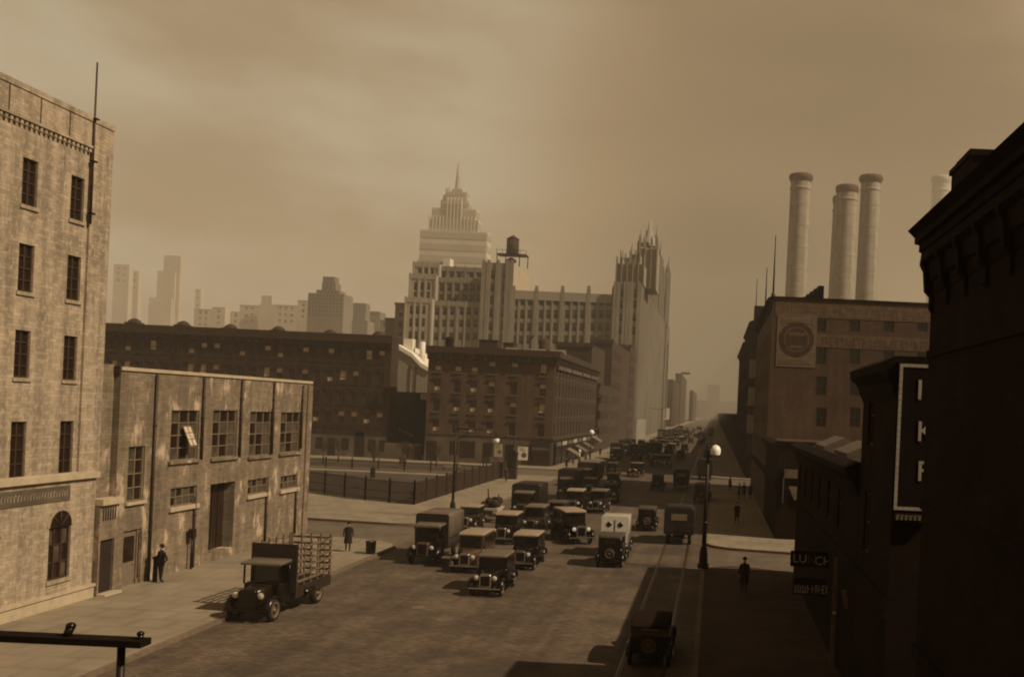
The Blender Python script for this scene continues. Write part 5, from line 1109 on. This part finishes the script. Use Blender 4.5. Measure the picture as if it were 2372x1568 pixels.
bus = truck('cargrey', 'vanside', 'vanside', 'toppale', 2.4, 2.95, 6.2, 7.6, name='motor_bus'); veh(bus, -14.6, 116.5, 'long pale roofed bus behind the dark vans', 'bus')
c(sedan, -16, 137.5, 'dark car near the left kerb on the far crossing'); c(lit, -13.9, 137, 'small dark van like car with raised top on the far crossing', rz=R(180)); c(sedan, -10.6, 136.5, 'dark car alone in the middle of the far crossing', rz=R(-8)); 
# going away from the camera
white = truck('carblack', 'white', 'cream', 'topgrey', 1.7, 2.6, 2.2, 4.0, rear='white', wr=.38, round_=.05)
mb = MB()
for sx in (-1, 1): mb.lathe((sx * .36, 2.0 + .012, 2.1), [(.16, 0), (.16, .012), (.01, .013)], 14, 0, 'y')
mb.build('rear_window', M['glass'], white)
veh(white, -5.95, 63.2, 'white delivery van with two round windows in its back doors', 'van', R(180))
veh(lit, -5.8, 58.8, 'black car seen from behind with a round spare wheel below the white van', rz=R(180))
c(lit, -4.9, 76.6, 'small black car driving away, left of the big truck', rz=R(180), s=1.0)
tk = truck('carblack', 'vandark', 'vandark', 'topdark', 2.1, 2.65, 3.0, 4.9, rear='vandark', name='covered_truck', round_=.3)
mb = MB(); mb.box(-.55, .55, 2.46, 2.475, 1.75, 2.2); mb.build('rear_window', M['frame'], tk); veh(tk, -2.15, 70.6, 'bulky dark truck with a pale rear window on the rails', 'truck', R(180))
c(lit, -6.3, 115, 'black car driving away on the far crossing, left of two', rz=R(180)); c(tk, -3.65, 118.5, 'tall dark truck driving away on the far crossing', 'truck', R(180), .95)
c(sedan, -.9, 103.5, 'dark car in the shade against the right kerb behind the lamp post', rz=R(180)); c(van3, -.9, 137, 'black van in the shade at the right kerb beyond the lamp globe', 'van', R(180))
veh(dark, -2.0, 37.2, 'dark car in deep shade at the bottom of the picture', rz=R(180))
# open cart with a load
g = gnd(1122, 1217); t = thing('loaded_cart', (0, 0, 0)); mb = MB(); mb.box(-.75, .75, -1.1, 1.4, .75, 1.15); mb.build('bed', M['cream'], t)
mb = MB(); rn = random.Random(4)
for k in range(16):
    x_, y_, z_ = rn.uniform(-.55, .55), rn.uniform(-.8, 1.1), rn.uniform(1.2, 1.75); mb.lathe((x_, y_, z_ - .2), [(.05, -.1), (.25, 0), (.32, .2), (.2, .42), (.02, .48)], 8)
mb.cyl((-.25, .1, 1.6), (-.32, .1, 2.6), .07, .05, 6); mb.cyl((.45, .3, 1.6), (.5, .3, 2.15), .08, .05, 6); mb.build('load', M['load'], t)
for sx in (-1, 1):
    for yy, r_ in ((-.7, .42), (.95, .5)): wheel(t, sx * .8, yy, r_, .08, sx)
mb = MB(); mb.box(-.4, .4, -1.35, -1.05, .7, 1.0); mb.build('driver_box', M['darkwood'], t)
veh(t, -17.35, 77.0, 'open cart heaped with dark sacks and poles at the left kerb', 'cart')
# distant traffic
rn = random.Random(12); far = [(sedan, 'car'), (pale, 'car'), (tour, 'car'), (van3, 'van'), (lit, 'car'), (brown, 'car'), (coupe, 'car')]
fixed = [(-14.2, 182, van2, 0), (-11.5, 190, bus, 0), (-17.6, 178, van3, 0)]
for x, y, o, rz in fixed: c(o, x, y, {van2: 'dark van, middle of three big ones where the far jam begins', bus: 'bus, right one of three big vehicles where the far jam begins', van3: 'dark van against the left kerb where the far jam begins'}[o], 'bus' if o is bus else 'van', rz)
c(pale, -9.5, 163, 'car with a bright sunlit flank at the head of the far traffic', rz=R(12)); c(big, -7.6, 160, 'grey car right of the sunlit one at the head of the far traffic', rz=R(5))
y = 172
while y < 470:
    for x in (-17.8, -15.2, -12.4, -9.4, -6.4, -3.6, -1.0):
        if rn.random() < (.55 if x < -9 or y > 330 else .22) and not (y < 198 and x < -10):
            o, k = rn.choice(far)
            c(o, x + rn.uniform(-.3, .3), y + rn.uniform(-2, 2), 'one of the small dark ' + k + 's in the distant traffic far up the avenue', k, 0 if x < -10 else R(180), grp='distant ' + k + 's up the avenue')
    y += 9

# ------------------------------------------------------------------ people
def skin_mesh(name, joints, edges, mt_fn, mats, sub=2):
    bm = bmesh.new(); sl_ = bm.verts.layers.skin.verify(); vs = {}
    for k, (p, r) in joints.items(): v = bm.verts.new(p); vs[k] = v; v[sl_].radius = (r[0], r[1]) if isinstance(r, tuple) else (r, r)
    vs['pelvis'][sl_].use_root = True
    for a, b in edges: bm.edges.new((vs[a], vs[b]))
    me = bpy.data.meshes.new(name); bm.to_mesh(me); bm.free(); o = bpy.data.objects.new(name, me); col.objects.link(o)
    m1 = o.modifiers.new('s', 'SKIN'); m1.use_smooth_shade = True; m2 = o.modifiers.new('d', 'SUBSURF'); m2.levels = sub; m2.render_levels = sub
    bpy.context.view_layer.update(); nm = bpy.data.meshes.new_from_object(o.evaluated_get(bpy.context.evaluated_depsgraph_get())); bpy.data.objects.remove(o)
    for m_ in mats: nm.materials.append(m_)
    for p in nm.polygons: p.use_smooth = True; p.material_index = mt_fn(p.center)
    return nm
def person_proto(stride=0, arms=(0, 0), coat='cloth', hat=True, skirt=False, lean=0, short=False):
    """facing local -y, 1.72 m tall"""
    t = thing('person', (0, 0, 0)); J = {}; E = []
    s_ = stride
    J['pelvis'] = ((0, 0, .93), (.15, .11)); J['belly'] = ((0, 0, 1.08), (.145, .105)); J['chest'] = ((0, -.01, 1.3), (.17, .115)); J['neck'] = ((0, -.01, 1.47), .058); J['head0'] = ((0, -.02, 1.56), (.075, .085)); J['head1'] = ((0, -.015, 1.66), (.072, .088))
    J['nose'] = ((0, -.115, 1.585), .014)
    E += [('pelvis', 'belly'), ('belly', 'chest'), ('chest', 'neck'), ('neck', 'head0'), ('head0', 'head1'), ('head0', 'nose')]
    for sx, nm, st_ in ((1, 'l', s_), (-1, 'r', -s_)):
        ar = arms[0] if sx > 0 else arms[1]
        J['sh' + nm] = ((sx * .19, 0, 1.40), .06); J['el' + nm] = ((sx * (.25 + ar * .22), .02 + st_ * .3, 1.12), .045)
        hx = sx * (.27 if not ar else .2); hz = .87 if not ar else .98; hy = -.04 + st_ * .55
        J['wr' + nm] = ((hx, hy, hz), .03); J['pa' + nm] = ((hx, hy - .01, hz - .07), (.035, .02))
        E += [('chest', 'sh' + nm), ('sh' + nm, 'el' + nm), ('el' + nm, 'wr' + nm), ('wr' + nm, 'pa' + nm)]
        for f in range(4): k = 'f%d%s' % (f, nm); J[k] = ((hx + sx * .004, hy - .03 + f * .02, hz - .15 - (.015 if f in (1, 2) else 0)), .0085); E.append(('pa' + nm, k))
        J['th' + nm] = ((hx - sx * .015, hy - .055, hz - .08), .009); E.append(('wr' + nm, 'th' + nm))
        J['hip' + nm] = ((sx * .1, 0, .86), .09); J['kn' + nm] = ((sx * .1, -st_ * .35 - abs(s_) * .05, .48), .058); J['an' + nm] = ((sx * .1, -st_ * .8, .1), .04); J['to' + nm] = ((sx * .12, -st_ * .8 - .15, .045), .035)
        E += [('pelvis', 'hip' + nm), ('hip' + nm, 'kn' + nm), ('kn' + nm, 'an' + nm), ('an' + nm, 'to' + nm)]
    def mf(c_): return 1 if (c_.z > 1.5 or (abs(c_.x) > .17 and .65 < c_.z < (.9 if not (arms[0] or arms[1]) else .99))) else 0
    me = skin_mesh('body', J, E, mf, [M[coat], M['skin']]); o = bpy.data.objects.new('body', me); col.objects.link(o); o.parent = t
    lo = .5 if not skirt else .28
    mb = MB(); rings = []
    for z, a, b in ((1.45, .1, .08), (1.41, .2, .1), (1.3, .215, .14), (1.05, .18, .14), (.9, .2, .155)) + (((.8, .205, .16),) if short else ((.7, .22, .17 + abs(s_) * .2), (lo, .235, .19 + abs(s_) * .35))):
        rings.append([(a * math.cos(k * math.pi / 8), b * math.sin(k * math.pi / 8), z) for k in range(16)])
    mb.loft(rings, caps=False); mb.build('overcoat', M[coat], t)
    mb = MB(); mb.lathe((0, -.015, 1.655), [(.01, .0), (.14, .0), (.145, .012), (.098, .02), (.09, .1), (.06, .125), (.01, .12)] if hat else [(.095, -.06), (.1, .02), (.085, .08), (.01, .1)], 14); mb.build('hat' if hat else 'hair', M['cloth'] , t)
    mb = MB()
    for sx in (-1, 1): mb.lathe((sx * .03, -.098, 1.615), [(.01, -.006), (.012, 0), (.01, .006)], 6)
    mb.box(-.022, .022, -.112, -.1, 1.535, 1.542); mb.build('face', M['cloth'], t)
    return t
pa_ = person_proto(.06, (0, 1), short=True); pb_ = person_proto(.18); pc_ = person_proto(.1, coat='cloth2'); pd_ = pc_
def walk_man(o, x, y, label, rz=0, z=.13, grp='people on foot', s=1, first=False):
    q = o if first else copy_tree(o); place(q, x, y, rz, z, s); tag(q, label, 'person', grp); return q
g = gnd(371, 1355); walk_man(pa_, g.x, g.y, 'person in dark jacket and hat with one elbow out, standing by the garage wall', R(150), first=True, s=1.04)
g = gnd(805, 1282); walk_man(pb_, g.x, g.y, 'person in a long dark coat walking on the corner pavement by the bin', R(200), first=True, s=1.02)
g = gnd(1722, 1378); walk_man(pc_, g.x, g.y, 'person in dark coat, nearest on the shaded right pavement', R(185), first=True, s=1.05)
g = gnd(1706, 1214); walk_man(pb_, g.x, g.y, 'person in dark clothes alone on the right pavement before the side street', R(10))
for i, (xx, yy, lab) in enumerate(((1690, 1138, 'person standing left of the group on the far right pavement'), (1711, 1158, 'person at the left of the trio on the far right pavement'), (1722, 1156, 'person in the middle of the trio on the far right pavement'), (1737, 1158, 'person at the right of the trio on the far right pavement'),
                                (928, 1083, 'dark clad stroller, left of the pair on the garden path'), (937, 1083, 'lighter clad stroller, right of the pair on the garden path'), (1390, 1058, 'person, left of the two figures on the pavement beyond the shops'), (1418, 1058, 'person, right of the two figures on the pavement beyond the shops'),
                                (1172, 1118, 'person in light clothes left of the dark booth'), (1192, 1106, 'person right of the dark booth'), (1342, 1086, 'person by the white post outside the shops'), (1356, 1072, 'person in the shade of the shop awnings'),  (1312, 1088, 'person nearest the corner shopfront of the tenement'), (1327, 1080, 'person between the shop corner and the white post'), (1366, 1064, 'person farthest along the awnings below the ball lamp'))):
    g = gnd(xx, yy); walk_man([pb_, pc_, pd_][i % 3] if xx != 360 else pc_, g.x, g.y, lab, R(rn.uniform(0, 360)), s=.98)

g = gnd(358, 1353); t = thing('standpipe', (g.x, g.y, .13), 'waist high dark standpipe beside the man at the garage wall', 'standpipe'); mb = MB(); mb.cyl((g.x, g.y, .13), (g.x, g.y, 1.2), .11, .1, 12); mb.lathe((g.x, g.y, 1.2), [(.1, 0), (.15, .03), (.13, .12), (.01, .18)], 12); mb.build('body', M['iron'], t)
mb = MB(); mb.cyl((g.x, g.y, .95), (g.x + .2, g.y - .08, .95), .06, n=8); mb.build('outlet', M['iron'], t)
# ------------------------------------------------------------------ platform edge in the foreground
u_, v_ = UV(180, 1467.5); YP = 4.0; zp = HC + v_ * (YP + .08) / FOC
t = thing('railway_platform', (-3, 0, 0), 'dark platform rail crossing the lower left corner', 'platform')
mb = MB(); mb.box(-14, -2.32, YP, YP + .08, zp - .028, zp); mb.build('top_rail', M['soot'], t)
mb = MB(); mb.box(-14, -2.32, -3, YP + .15, 7.2, 7.4); mb.build('deck', M['darkwood'], t)
for x in (-13.4, -10.6, -7.8, -5.0, -2.42): mb = MB(); mb.cyl((x, YP + .04, 7.4), (x, YP + .04, zp - .028), .016, n=10); mb.build('rail_post', M['iron'], t)
for x in (-13, -7.5, -3): mb = MB(); mb.box(x - .2, x + .2, 0, .4, 0, 7.2); mb.build('column', M['iron'], t)
X, z = onY(174, 1468, YP + .1); X2, z2 = onY(186, 1443, YP + .1)
t = thing('railing_knob', (X, YP + .05, zp), 'leaning dark round headed peg on the platform edge, left one', 'peg', 'pegs on the platform edge'); mb = MB(); mb.cyl((X, YP + .04, zp - .01), (X2, YP + .04, z2), .016, .018, 12); mb.lathe((X2, YP + .04, z2), [(.018, -.004), (.02, .004), (.014, .014), (.001, .018)], 12); mb.build('peg', M['carblack'], t)
X, z = onY(345, 1461, YP + .1)
t = thing('railing_knob', (X, YP + .05, zp), 'smaller upright round headed peg on the platform edge, right one', 'peg', 'pegs on the platform edge'); mb = MB(); mb.cyl((X, YP + .04, zp - .01), (X, YP + .04, z), .012, n=12); mb.lathe((X, YP + .04, z), [(.012, -.004), (.016, .004), (.01, .012), (.001, .015)], 12); mb.build('peg', M['carblack'], t)

# ------------------------------------------------------------------ haze
mb = MB(); mb.box(-1900, 1900, -200, 2350, -1.02, 330)
hz = bpy.data.materials.new('haze_air'); hz.use_nodes = True; t_ = hz.node_tree; t_.nodes.clear(); ov = N(t_, 'ShaderNodeOutputMaterial'); pv = N(t_, 'ShaderNodeVolumePrincipled')
pv.inputs['Color'].default_value = (.99, .85, .645, 1); pv.inputs['Density'].default_value = .00042; pv.inputs['Anisotropy'].default_value = 0.0
t_.links.new(pv.outputs[0], ov.inputs['Volume']); tag(mb.build('haze', hz), kind='stuff')
